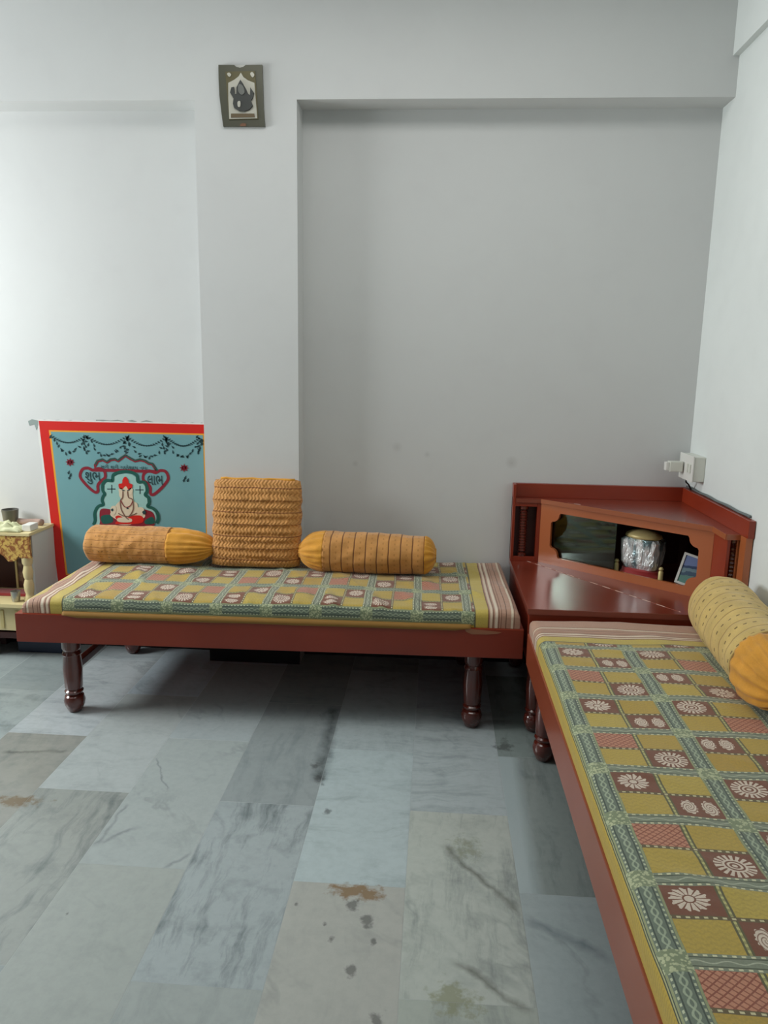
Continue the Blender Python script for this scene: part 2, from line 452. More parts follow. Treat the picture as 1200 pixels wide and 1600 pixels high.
    col = m.mix(V.lt(v0-.031), col, och)
    # striped ends
    def ends(e, col):       # e = distance past the patterned field
        w0 = m.noise(m.comb(U, V, 9), 3, 1)*.02
        ee = e+w0-.01
        c2 = m.mix(ee.lt(.052)*(ee.gt(.006)), (178, 138, 116), (190, 168, 78))
        for lo, hi, cc in ((-.2, .006, (84, 82, 60)), (.052, .056, (112, 70, 50)), (.060, .068, (214, 196, 172)), (.070, .073, (110, 74, 56)), (.078, .088, (220, 204, 182)), (.091, .094, (112, 72, 54)), (.100, .103, (130, 92, 74)), (.118, .121, (100, 66, 50)), (.138, .147, (216, 200, 176)), (.150, .153, (110, 74, 58))):
            c2 = m.mix(ee.gt(lo)*ee.lt(hi), c2, cc)
        return m.mix(e.gt(0), col, c2)
    col = ends(Uo-u_hi, col); col = ends(u_lo-Uo, col)
    col = m.mix((fine-.5)*.5+.08, col, (70, 64, 40))
    m.color(col)
    wr = m.noise(m.comb(U*1.5, V*4, 1), 7, 3)
    m.bump(wr+fine*.05, .18, .02)
    return m

def spread(name, L, W, H, mat, wr=1.0, sag=None, seed=0, lip=.0, rad=.028, step=.011):
    """fitted bedspread over a mattress, local x = length, y = width (0 = the side seen), z from 0 to H; open below"""
    us = list(np.arange(0, L+1e-6, step))
    # cross profile: (y, z, v)
    prof = []; z = 0.0
    prof.append((0, 0.0)); prof.append((0, (H-rad)*.5))
    for k in range(7):
        a = math.pi/2*k/6; prof.append((rad-rad*math.cos(a), H-rad+rad*math.sin(a)))
    n = int((W-2*rad)/step)
    for k in range(1, n): prof.append((rad+(W-2*rad)*k/n, H))
    for k in range(7):
        a = math.pi/2*k/6; prof.append((W-rad+rad*math.sin(a), H-rad+rad*math.cos(a)))
    prof.append((W, 0.0))
    vs = [0]
    for p, q in zip(prof, prof[1:]): vs.append(vs[-1]+math.hypot(q[0]-p[0], q[1]-p[1]))
    voff = vs[8]-prof[8][0]         # make v equal y on the top
    bm = BM(); uv = bm.loops.layers.uv.new('UVMap'); G = []
    ext = [(-1, 0.0)]
    # length profile with rounded ends: (x shift, height factor)
    lp = [(0.0, 0.0, -(H-rad)-rad*.57)]
    for k in range(7):
        a = math.pi/2*k/6; lp.append((rad-rad*math.cos(a), (H-rad+rad*math.sin(a))/H, -rad*.57+rad*.57*k/6*1.0+rad*k/6*1.0 if False else rad-rad*math.cos(a)-(1-k/6)*rad*.4))
    nu = int((L-2*rad)/step)
    for k in range(1, nu): lp.append((rad+(L-2*rad)*k/nu, 1.0, rad+(L-2*rad)*k/nu))
    for k in range(7):
        a = math.pi/2*k/6; lp.append((L-rad+rad*math.sin(a), (H-rad+rad*math.cos(a))/H, L-rad+rad*math.sin(a)+(k/6)*rad*.4))
    lp.append((L, 0.0, L+(H-rad)+rad*.57))
    for x, hf, u in lp:
        row = []
        for (y, z), v in zip(prof, vs):
            zz = min(z, H*hf) if hf < 1 else z
            p = Vector((x, y, zz))
            if zz > H*.3:
                q = Vector((x*4+seed, y*4, 0))
                d = noise.noise(q)*.006+noise.noise(Vector((x*13+seed, y*9, 3)))*.0028*wr
                d += max(0, noise.noise(Vector((x*22+y*9, y*4, 7+seed)))-.15)*.012*wr
                p.z += d*(1 if zz > H*.9 else .4)
                if sag: p.z += sag(x, y)
            row.append((bm.verts.new(p), (u, v-voff)))
        G.append(row)
    for i in range(len(G)-1):
        for j in range(len(G[0])-1):
            q = (G[i][j], G[i+1][j], G[i+1][j+1], G[i][j+1])
            f = bm.faces.new([t[0] for t in q])
            for lpp, t in zip(f.loops, q): lpp[uv].uv = t[1]
    return bm

# ------------------------------------------------------------------ beds
LEG = [(.020, 0), (.026, .004), (.038, .030), (.041, .048), (.036, .066), (.026, .074), (.034, .080), (.036, .088), (.029, .094), (.034, .104), (.037, .18), (.034, .235), (.037, .243), (.034, .250), (.030, .256), (.033, .262), (.036, .268), (.036, .3065)]
def leg(x, y, parent, s=1.0):
    b = BM(); lathe(b, [(r*s, z) for r, z in LEG], 0, 0, 28)
    return obj('leg', b, M_wood_d, parent, 'auto', (x, y, 0))
ZR0, ZR = .3075, .4244
# bed along the back wall (local x = along wall)
bed = thing('divan_bed', (-1.586, 2.655, 0), 'low red-brown wooden divan standing along the back wall', 'bed', R(1.0), 'wooden divans')
LB = 1.938; WB = .72
b = BM(); box(b, 0, LB, 0, .025, ZR0, ZR-.003, .002); obj('side_rail', b, M_wood, bed)
b = BM(); box(b, 0, LB, WB-.025, WB, ZR0, ZR-.003, .002); obj('side_rail', b, M_wood, bed)
b = BM(); box(b, 0, .025, .0255, WB-.0255, ZR0, ZR-.003, .002); obj('end_rail', b, M_wood, bed)
b = BM(); box(b, LB-.025, LB, .0255, WB-.0255, ZR0, ZR-.003, .002); obj('end_rail', b, M_wood, bed)
b = BM(); box(b, .0255, LB-.0255, .0255, WB-.0255, ZR-.035, ZR-.008); obj('bed_board', b, M_wood, bed)
for x, y in ((.183, .062), (1.762, .062), (.183, WB-.040), (1.762, WB-.040)): leg(x, y, bed)
for x in (.183, 1.762):
    b = BM(); box(b, x-.014, x+.014, .095, WB-.1, .165, .195, .003); obj('stretcher', b, M_wood_d, bed)
M_peel = Mat('peeled_laminate', .6, (150, 100, 72))
b = BM()
prism(b, [Vector((x, -.0015, z)) for x, z in ((1.715, .424), (1.725, .408), (1.745, .399), (1.80, .4), (1.84, .404), (1.855, .41), (1.83, .413), (1.76, .418))], (0, .001, 0))
tag(obj('peeled_patch', b, M_peel, bed), 'paler peeled laminate patch on the front rail')
# bed along the right wall
bed2 = thing('divan_bed', (.360, .72, 0), 'low red-brown wooden divan standing along the right wall, nearest the camera', 'bed', 0, 'wooden divans')
LB2 = 1.925; WB2 = .765
b = BM(); box(b, 0, .025, 0, LB2, ZR0, ZR, .002); obj('side_rail', b, M_rail2, bed2)
b = BM(); box(b, WB2-.025, WB2, 0, LB2, ZR0, ZR, .002); obj('side_rail', b, M_rail2, bed2)
b = BM(); box(b, .0255, WB2-.0255, 0, .025, ZR0, ZR, .002); obj('end_rail', b, M_rail2, bed2)
b = BM(); box(b, .0255, WB2-.0255, LB2-.025, LB2, ZR0, ZR, .002); obj('end_rail', b, M_rail2, bed2)
b = BM(); box(b, .0255, WB2-.0255, .0255, LB2-.0255, ZR-.035, ZR-.008); obj('bed_board', b, M_wood, bed2)
for x, y in ((.062, 1.795), (.70, 1.795), (.062, .15), (.70, .15)): leg(x, y, bed2)
for y in (1.795, .15):
    b = BM(); box(b, .095, .667, y-.014, y+.014, .165, .195, .003); obj('stretcher', b, M_wood_d, bed2)

# mattresses and their bedspreads
def mattress(loc, L, W, H, rz, label):
    b = BM(); box(b, .012, L-.012, .012, W-.012, 0, H-.014, .012)
    o = obj('mattress', b, M_mat); o.location = loc; o.rotation_euler = (0, 0, rz)
    tag(o, label, 'mattress', 'divan mattresses')
M_mat = Mat('mattress_ticking', .85, (190, 170, 110))
m1 = (-1.560, 2.664, ZR-.002)
mattress(m1, 1.895, .715, .062, R(1.0), 'thin mattress under the printed bedspread on the back wall divan')
M_c1 = cloth_mat('patchwork_print', .160, 1.728, 1.703, -.013, 1, 1, 1)
b = spread('bedspread', 1.897, .717, .066, M_c1, wr=1.3, seed=3, sag=lambda x, y: -.020*max(0, 1-x/.35)**1.5+.004*math.sin(x*7))
o = obj('bedspread', b, M_c1, None, True); o.location = m1; o.rotation_euler = (0, 0, R(1.0)); BS1 = o
tag(o, 'patchwork-print bedspread with pink striped ends, on the divan along the back wall', 'bedspread', 'printed bedspreads')
# ochre hem hanging over the rail
def hem():
    b = BM(); N = 130; g = []
    for i in range(N+1):
        x = .16+i*(1.555/N); e = min(1, i/5., (N-i)/5.)
        low = -.010*e-.002*noise.noise(Vector((x*5, 0, 0)))
        yo = -.0125+.0012*noise.noise(Vector((x*30, 1, 0)))
        g.append([b.verts.new((x, yo+dy, z)) for dy, z in ((0.0125, .012), (.004, .009), (0, 0), (0, low), (.0015, low), (.0015, 0), (.0125, .008))])
    for a, c in zip(g, g[1:]):
        for k in range(7): b.faces.new((a[k], c[k], c[(k+1) % 7], a[(k+1) % 7]))
    b.faces.new(g[0]); b.faces.new(g[-1][::-1])
    return b
M_ochre = Mat('ochre_hem_cloth', .8, (146, 106, 44))
tag(obj('hem', hem(), M_ochre, BS1, True), 'plain ochre hem')
# right bedspread: local x runs along world y, local y along world -x mirrored -> build along y directly
m2 = (.366, .735, ZR)
b = BM(); box(b, .012, .742, .012, 1.905, 0, .048, .012); o = obj('mattress', b, M_mat); o.location = m2
tag(o, 'thin mattress under the printed bedspread on the right wall divan', 'mattress', 'divan mattresses')
M_c2 = cloth_mat('patchwork_print', -1.0, 1.672, 1.634-.19*7, .027)
b = spread('bedspread', 1.917, .756, .062, M_c2, wr=.55, seed=11, sag=lambda x, y: .004*math.sin(x*5+1))
for v in b.verts: v.co = Vector((v.co.y, v.co.x, v.co.z))
o = obj('bedspread', b, M_c2, None, True); o.location = m2
tag(o, 'patchwork-print bedspread with yellow side border, on the divan along the right wall', 'bedspread', 'printed bedspreads')

# ------------------------------------------------------------------ corner cabinet
cab = thing('corner_cabinet', (.36, 2.672, 0), 'red-brown corner cabinet with glazed scalloped front, between the two divans', 'cabinet')
ox, oy = .36, 2.672
def L_(x, y, z): return Vector((x-ox, y-oy, z))
def cbox(name, x0, x1, y0, y1, z0, z1, mat=None, bev=.0015, parent=None):
    b = BM(); box(b, x0-ox, x1-ox, y0-oy, y1-oy, z0, z1, bev); return obj(name, b, mat or M_wood, parent or cab)
XR = XW-.003; YK = YW-.003; ZD = .51; ZT = .80; ZM = .863
cbox('deck', .36, XR, 2.672, YK, ZD-.022, ZD, M_top)
cbox('apron', .366, XR-.006, 2.680, 2.698, ZR0-.005, ZD-.0225)
cbox('apron', .366, .384, 2.699, YK-.01, ZR0-.005, ZD-.0225)
for x, y in ((.412, 2.735), (XR-.05, 2.735), (.412, YK-.05)):
    b = BM(); lathe(b, [(r*.95, z*(ZR0/.3065)) for r, z in LEG]+[(.033, ZD-.0225)], 0, 0, 28); obj('leg', b, M_wood_d, cab, 'auto', L_(x, y, 0))
# rims along the two walls
cbox('back_rim', .36, XR, YK-.022, YK, ZT, ZM)
cbox('back_rim', XR-.022, XR, 2.665, YK-.0225, ZT, ZM)
cbox('end_post', XR-.024, XR, 2.672, 2.7215, ZD, ZT-.0005, M_wood_lit)
cbox('end_post', .36, .372, 3.362, YK-.0225, ZD, ZM)
cbox('back_board', .36, XR, YK-.012, YK, ZD, ZT-.0005, M_inner)
cbox('back_board', XR-.012, XR, 2.72, YK-.0125, ZD, ZT-.0005, M_inner)
A = Vector((.486, 3.362, 0)); Bp = Vector((1.066, 2.860, 0))
dg = (Bp-A).normalized(); nr = Vector((dg.y, -dg.x, 0))
if nr.dot(Vector((-1, -1, 0))) < 0: nr = -nr
# upper top board
b = BM()
ov = .006
pts = [L_(.3725, 3.356, ZT-.018), L_(A.x-.002, 3.356, ZT-.018), L_(Bp.x-.008, Bp.y-.006, ZT-.018), L_(Bp.x-.008, 2.722, ZT-.018), L_(XR, 2.722, ZT-.018), L_(XR, YK-.0125, ZT-.018), L_(.3725, YK-.0125, ZT-.018)]
prism(b, pts, (0, 0, .0178)); obj('upper_top', b, M_top, cab)
M_lip = wood('lit_edge_banding', (158, 88, 52), (146, 78, 44), .3, .3)  # front edge of the top in a lighter copy, lit tone in its colour
b = BM()   # edge banding on the front of the upper top
q = [Vector((A.x-.002, 3.356, 0)), Vector((Bp.x-.008, Bp.y-.006, 0)), Vector((Bp.x-.008, 2.722, 0)), Vector((XR, 2.722, 0))]
for p0, p1 in zip(q, q[1:]):
    d = (p1-p0).normalized(); n_ = Vector((d.y, -d.x, 0))
    prism(b, [L_(p.x, p.y, ZT-.019) for p in (p0, p1, p1+n_*.003, p0+n_*.003)], (0, 0, .020))
obj('edge_banding', b, M_lip, cab)
# diagonal front with the scalloped opening
def dp(s, z, off=0):
    p = A+dg*s+nr*off; return L_(p.x, p.y, z)
def pxd(u, v):     # photograph point on the diagonal plane -> (s, z)
    d = FW*FPX+RT*(u-600)-UP*(v-800)
    t = (A-CAMP).dot(nr)/d.dot(nr); p = CAMP+d*t
    return (p-A).dot(dg), p.z
LD = (Bp-A).length
s0, z0 = .055, .545; s1, z1 = LD-.052, .748
hole = [(s0+.03, z0), (s1-.03, z0)]
def arc(cx, cz, r, a0, a1, n=6): return [(cx+r*math.cos(R(a0+(a1-a0)*k/n)), cz+r*math.sin(R(a0+(a1-a0)*k/n))) for k in range(n+1)]
hole = []
hole += [(s0+.046, z0), (s1-.046, z0)] + [(s1-.040, z0+.008)] + arc(s1-.006, z0+.008, .034, 180, 90, 6)[1:-1] + [(s1-.006, z0+.042), (s1, z0+.050)]
hole += [(s1, z1-.050), (s1-.006, z1-.042)] + arc(s1-.006, z1-.008, .034, 270, 180, 6)[1:-1] + [(s1-.040, z1-.008), (s1-.046, z1)]
hole += [(s0+.046, z1), (s0+.040, z1-.008)] + arc(s0+.006, z1-.008, .034, 360, 270, 6)[1:-1] + [(s0+.006, z1-.042), (s0, z1-.050)]
hole += [(s0, z0+.050), (s0+.006, z0+.042)] + arc(s0+.006, z0+.008, .034, 90, 0, 6)[1:-1] + [(s0+.040, z0+.008)]
b = BM()
prism(b, [dp(0, ZD), dp(LD, ZD), dp(LD, ZT-.0185), dp(0, ZT-.0185)], -nr*.014, holes=[[dp(s, z) for s, z in hole]])
obj('front_panel', b, M_wood_lit, cab)
# sliding pane behind the left half of the opening
M_glass = Mat('cabinet_glass', .02, (210, 225, 218))
nt = M_glass.nt; tr = nt.nodes.new('ShaderNodeBsdfTransparent'); tr.inputs[0].default_value = (.62, .72, .67, 1)
gl = nt.nodes.new('ShaderNodeBsdfGlossy'); gl.inputs['Roughness'].default_value = .03; gl.inputs[0].default_value = (.8, .9, .85, 1)
mxs = nt.nodes.new('ShaderNodeMixShader'); fr = nt.nodes.new('ShaderNodeFresnel'); fr.inputs[0].default_value = 1.6
nt.links.new(fr.outputs[0], mxs.inputs[0]); nt.links.new(tr.outputs[0], mxs.inputs[1]); nt.links.new(gl.outputs[0], mxs.inputs[2])
nt.links.new(mxs.outputs[0], nt.nodes['Material Output'].inputs[0])
b = BM(); prism(b, [dp(.02, .525, -.018), dp(.36, .525, -.018), dp(.36, .775, -.018), dp(.02, .775, -.018)], -nr*.004)
tag(obj('sliding_glass', b, M_glass, cab), 'greenish sliding glass pane')
# left wing: niche with a turned spindle
cbox('niche_jamb', .470, .486, 3.362, YK-.0125, ZD, ZT-.0185)
cbox('niche_lintel', .3725, .4695, 3.362, 3.375, ZT-.036, ZT-.0185)
cbox('niche_sill', .3725, .4695, 3.362, 3.375, ZD, ZD+.022)
SP = [(.017, 0), (.017, .012), (.010, .018)]
zz = .018   # beads of the turned spindle
while zz < .205: SP += [(.013, zz+.0035), (.0162, zz+.007), (.013, zz+.0105)]; zz += .0125
SP += [(.010, zz+.003), (.017, zz+.008), (.017, .226)]
def spindle(x, y, z, h, s=1.25):
    b = BM(); k = h/.226; lathe(b, [(r*s, q_*k) for r, q_ in SP], 0, 0, 20); obj('spindle', b, M_wood_d, cab, 'auto', L_(x, y, z))
spindle(.412, 3.383, ZD+.0225, ZT-.036-ZD-.023)
# right wing: niche turned to the camera
cbox('wing_side', Bp.x, Bp.x+.012, 2.728, Bp.y-.001, ZD, ZT-.0185)
cbox('niche_jamb', XR-.030, XR-.0125, 2.728, 2.80, ZD, ZT-.0185, M_wood_lit)
cbox('niche_back', Bp.x+.0125, XR-.0305, 2.79, 2.80, ZD, ZT-.0185, M_inner)
spindle(Bp.x+.030, 2.755, ZD, ZT-.0185-ZD, 1.25)
# pale dashed line on the deck, and short pale streak on the upper edge
b = BM(); p0 = Vector((.372, 3.455, 0)); p0 = Vector((.392, 3.335, 0)); p1 = Vector((.925, 2.705, 0))
p0 = px(806, 871, 'z', ZD); p1 = px(1065, 957, 'z', ZD)
D = (p1-p0); dn = D.normalized(); pn = Vector((-dn.y, dn.x, 0))
prism(b, [L_(v.x, v.y, ZD+.0002) for v in (p0-pn*.0018, p1-pn*.0018, p1+pn*.0018, p0+pn*.0018)], (0, 0, .0006))
M_dash = Mat('pale_dash', .4, (226, 186, 168))
ix, iy, iz = M_dash.sep(M_dash.coord())
tt = (ix*dn.x+iy*dn.y)
M_dash.color(M_dash.mix(((tt*95).sin().gt(-.35)*(M_dash.noise(M_dash.comb(tt*1.0, 0, 0), 9, 2).gt(.44))), (150, 74, 52), (232, 196, 180)))
tag(obj('dashed_line', b, M_dash, cab), 'pale dashed line across the deck')
b = BM(); e0 = A+dg*.13; e1 = A+dg*.19
prism(b, [L_(v.x, v.y, ZT+.0002) for v in (e0+nr*-.012, e1+nr*-.012, e1+nr*-.009, e0+nr*-.008)], (0, 0, .0005)); obj('pale_streak', b, M_dash, cab)

# things inside the cabinet
M_red = Mat('red_velvet', .7, (150, 22, 24), sheen=.4)
M_foil = Mat('crinkled_wrap', .22, (205, 222, 224), metal=.35, spec=.8)
c = M_foil.coord(); fx, fy, fz = M_foil.sep(c); c = M_foil.comb(fx*1.0, fy, fz*.35); nn = M_foil.noise(c, 38, 3, .6, 1.0)
M_foil.bump(nn, 1.0, .02); M_foil.color(M_foil.mix(M_foil.noise(c, 26, 2).ramp(.42, .6), (112, 140, 146), (246, 250, 250)))
M_gold = Mat('cream_gold', .4, (208, 190, 132), metal=.2)
sh = thing('palanquin_showpiece', (.888, 3.150, ZD), 'silvery wrapped showpiece with cream roof on red base, inside the corner cabinet', 'ornament', R(-38))
b = BM(); lathe(b, [(.088, 0), (.090, .02), (.082, .03), (.082, .042), (.070, .048)], 0, 0, 28)
for v in b.verts: v.co.y *= .72
obj('base', b, M_red, sh, 'auto')
b = BM()
n = 26
prof = [(.062, .048), (.074, .07), (.077, .12), (.079, .165), (.066, .175)]
rings = []
for r, z in prof:
    ss = lambda c_: math.copysign(abs(c_)**.45, c_)
    rings.append([b.verts.new(((r+.007*noise.noise(Vector((i*.9, z*30, 2))))*(1.05 if abs(math.cos(2*math.pi*i/n)) > .5 else .95)*ss(math.cos(2*math.pi*i/n)), .75*(r+.007*noise.noise(Vector((i*1.3, z*30, 5))))*ss(math.sin(2*math.pi*i/n)), z)) for i in range(n)])
for a_, c_ in zip(rings, rings[1:]):
    for i in range(n): b.faces.new((a_[i], a_[(i+1) % n], c_[(i+1) % n], c_[i]))
b.faces.new(rings[0][::-1]); b.faces.new(rings[-1])
obj('wrapped_body', b, M_foil, sh, False)
b = BM(); lathe(b, [(.068, .175), (.078, .180), (.074, .190), (.054, .201), (.026, .207), (.004, .210)], 0, 0, 26)
for v in b.verts: v.co.y *= .75
obj('roof', b, M_gold, sh, True)
for x in (-.096, .096):
    b = BM(); lathe(b, [(.010, 0), (.010, .05), (.007, .055), (.010, .062), (.006, .070)], 0, 0, 12); obj('side_post', b, M_gold, sh, 'auto', (x, -.03, 0))
fr_ = thing('photo_frame', (1.022, 3.0, ZD), 'small white photo frame leaning inside the corner cabinet, right end', 'photo frame', R(-30))
def lean(bm, a): bm.transform(Matrix.Rotation(R(a), 4, 'X'))
FL = Matrix.Translation((0, 0, .002)) @ Matrix.Rotation(R(12), 4, 'Y') @ Matrix.Rotation(R(-8), 4, 'X')
b = BM()
prism(b, [Vector(p) for p in ((-.045, 0, .012), (.045, 0, .012), (.045, 0, .142), (-.045, 0, .142))], (0, .008, 0), holes=[[Vector(p) for p in ((-.036, 0, .021), (.036, 0, .021), (.036, 0, .133), (-.036, 0, .133))]])
b.transform(FL); obj('border', b, M_white, fr_)
M_pic = Mat('landscape_print', .3)
cx_, cy_, cz_ = M_pic.sep(M_pic.coord('Generated'))
wv_ = M_pic.noise(M_pic.coord('Generated'), 4, 2)
zz_ = cz_+(wv_-.5)*.15
cc = M_pic.mix(zz_.gt(.33), (110, 150, 140), (84, 104, 124)); cc = M_pic.mix(zz_.gt(.45), cc, (126, 150, 160)); cc = M_pic.mix(zz_.gt(.56), cc, (70, 86, 118)); cc = M_pic.mix(zz_.gt(.66), cc, (126, 142, 186))
M_pic.color(cc)
b = BM(); box(b, -.0385, .0385, .003, .007, .0185, .1355); b.transform(FL); obj('picture', b, M_pic, fr_)
b = BM(); box(b, -.008, .008, .010, .05, .002, .010); box(b, -.006, .006, .008, .012, .002, .08); b.transform(Matrix.Translation((0, .012, 0))); obj('stand', b, M_black, fr_)

# ------------------------------------------------------------------ bolsters and cushion
def fabric(name, kind):
    m = Mat(name, rough=.75, spec=.25, sheen=.2)
    U, V, _ = m.sep(m.coord('UV')); c = m.comb(U, V, 0)
    fine = m.noise(c, 300, 2); n1 = m.noise(c, 16, 3)
    base = {'plain': (226, 160, 58), 'eyelet': (214, 184, 112)}.get(kind, (210, 150, 84))
    col = m.mix(n1.ramp(.3, .75), base, tuple(int(x*.88) for x in base))
    Uw = U+(m.noise(c, 9, 2)-.5)*.010
    h = fine*.1
    if kind == 'rings':          # ring stripes across the bolster, eyelet rows between
        k = ((Uw/.050).fract()-.5).abs()
        col = m.mix(k.gt(.452)*.9, col, (98, 56, 28))
        k2 = (((Uw+.025)/.050).fract()-.5).abs()
        eye = k2.gt(.44)*(V*240).sin().gt(.35)
        col = m.mix(eye*.45, col, (146, 96, 44))
        h = h+(k.ramp(.5, .40))*.7+(V*210+n1*6).sin()*.12
    elif kind == 'lines':        # lines running with the bolster, rings in the middle only
        k = (((V+(n1-.5)*.012)/.037).fract()-.5).abs()
        col = m.mix(k.gt(.45)*.6*U.lt(.40), col, (140, 92, 50))
        eye = (((V+.018)/.037).fract()-.5).abs().gt(.38)*(m.voro(m.comb(U*1.0, V, 0), 95).lt(.33))
        col = m.mix(eye*.6*U.lt(.40), col, (104, 70, 34))
        kr = ((Uw/.052).fract()-.5).abs()
        col = m.mix(kr.gt(.47)*.7*U.gt(.20)*V.lt(.30), col, (110, 68, 36))
        h = h+k.ramp(.5, .40)*.6+(U*200+n1*9).sin()*.25
    elif kind == 'smock':        # square cushion: horizontal ruched lines
        k = (((V+(n1-.5)*.008+.012)/.052).fract()-.5).abs()
        strong = ((V+.012)/.104+.25).fract().gt(.5)*.45+.45
        col = m.mix(k.gt(.455)*strong, col, (122, 70, 32))
        zig = ((U*400+((V*260).sin())*1.5+n1*5).sin())
        sh_ = zig.gt(.35)*m.noise(c, 12, 1).ramp(.35, .55)
        col = m.mix(sh_*.42, col, (148, 98, 44))
        h = h+zig*.5+k.ramp(.5, .40)*.8
    elif kind == 'eyelet':
        k = (((Uw)/.078).fract()-.5).abs()
        col = m.mix(k.gt(.47)*.7, col, (138, 104, 54))
        k2 = (((Uw+.039)/.078).fract()-.5).abs()
        eye = k2.gt(.455)*(((V*260).sin()).gt(.35))*m.noise(c, 30, 1).gt(.42)
        col = m.mix(eye*.85, col, (92, 70, 30))
        h = h+k.ramp(.5, .40)*.8+m.noise(c, 55, 2)*.4
    else:
        h = h+(V*120+n1*10).sin()*.3
    col = m.mix((fine-.5)*.4+.05, col, (110, 76, 30))
    m.color(col); m.bump(h, .35 if kind != 'smock' else .5, .006)
    return m
M_rings, M_lines, M_smock, M_eye, M_plain = [fabric('mustard_'+k, k) for k in ('rings', 'lines', 'smock', 'eyelet', 'plain')]

def bolster_part(L, rfun, x0, x1, pleat, ny=.0, seed=0, closeL=True, closeR=True, nx=60, n=72, sq=1.0, vertical=.92):
    b = BM(); uv = b.loops.layers.uv.new('UVMap'); G = []
    for i in range(nx+1):
        x = x0+(x1-x0)*i/nx; r = rfun(x); row = []
        for j in range(n+1):
            a = 2*math.pi*j/n-math.pi/2
            rr = r*(1+pleat(x)*math.sin(a*19+2.5*math.sin(a*3+seed)+x*8)*.5) + .0035*noise.noise(Vector((x*22, math.cos(a)*2.2+seed, math.sin(a)*2.2))) + .006*noise.noise(Vector((x*7, math.cos(a)*1.3+seed, math.sin(a)*1.3+4))) - .004*abs(noise.noise(Vector((x*11+a*1.2, a*.9+seed, 1))))
            y = rr*math.cos(a); z = rr*math.sin(a)*vertical
            z = max(z, -r*.80)        # it rests flat on the bed
            row.append(((x, y, z), (x, (a+math.pi/2)*.095)))
        G.append(row)
    V = [[b.verts.new(q[0]) for q in row[:-1]] for row in G]
    for i in range(nx):
        for j in range(n):
            j2 = (j+1) % n
            f = b.faces.new((V[i][j], V[i+1][j], V[i+1][j2], V[i][j2]))
            us = (G[i][j][1], G[i+1][j][1], G[i+1][j+1][1], G[i][j+1][1])
            for lp, t in zip(f.loops, us): lp[uv].uv = t
    if closeL: b.faces.new(V[0][::-1])
    if closeR: b.faces.new(V[-1])
    return b

def rcap(L, R0, eL, eR, k=2.2):      # radius along a bolster with soft ends of length eL, eR
    def f(x):
        r = R0
        if x < eL: r = R0*max(.10, (1-((eL-x)/eL)**k))**(1/k)
        if x > L-eR: r = min(r, R0*max(.10, (1-((x-(L-eR))/eR)**k))**(1/k))
        return r*(1+.03*math.sin(x*9))
    return f
zc = .492
# right of the cushion: ringed bolster, plain gathers at both ends
def bolster(name, loc, rz, L, R0, plainL, plainR, mat, label, eL, eR, seed, kL=2.2, vert=.92, ry=0):
    t = thing(name, loc, label, 'bolster', rz, 'mustard bolsters')
    f = rcap(L, R0, eL, eR, kL)
    pl = lambda x: .05*max(0, 1-x/(plainL+.02))+.05*max(0, 1-(L-x)/(plainR+.02))
    off = Matrix.Translation((0, 0, R0*.80)) @ Matrix.Rotation(ry, 4, 'Y')
    b = bolster_part(L, f, plainL, L-plainR, pl, seed=seed, closeL=plainL > 0 or True, closeR=True, nx=70, vertical=vert); b.transform(off)
    obj('cover', b, mat, t, True)
    if plainL: b = bolster_part(L, f, 0, plainL+.0, lambda x: .16*(1-x/plainL)+.05, seed=seed, nx=24, vertical=vert); b.transform(off); tag(obj('gathered_end', b, M_plain, t, True), 'plain yellow gathered end')
    if plainR: b = bolster_part(L, f, L-plainR, L, lambda x: .16*(1-(L-x)/plainR)+.05, seed=seed+4, nx=24, vertical=vert); b.transform(off); tag(obj('gathered_end', b, M_plain, t, True), 'plain yellow gathered end')
    return t
bolster('bolster', (-.578, 3.190, zc), R(-1.5), .600, .097, .115, .05, M_rings, 'mustard bolster with dark ring stripes lying right of the square cushion', .13, .07, 2)
bolster('bolster', (-1.548, 3.215, zc+.003), R(-1.0), .590, .090, 0, .20, M_lines, 'mustard bolster with lengthwise lines lying left of the square cushion, by the poster', .035, .20, 5, ry=0)
bolster('bolster', (1.020, 2.635, .482), R(-97), .80, .110, 0, .20, M_eye, 'pale yellow eyelet bolster lying on the right wall divan beside the cabinet', .05, .25, 8, vert=1.0)

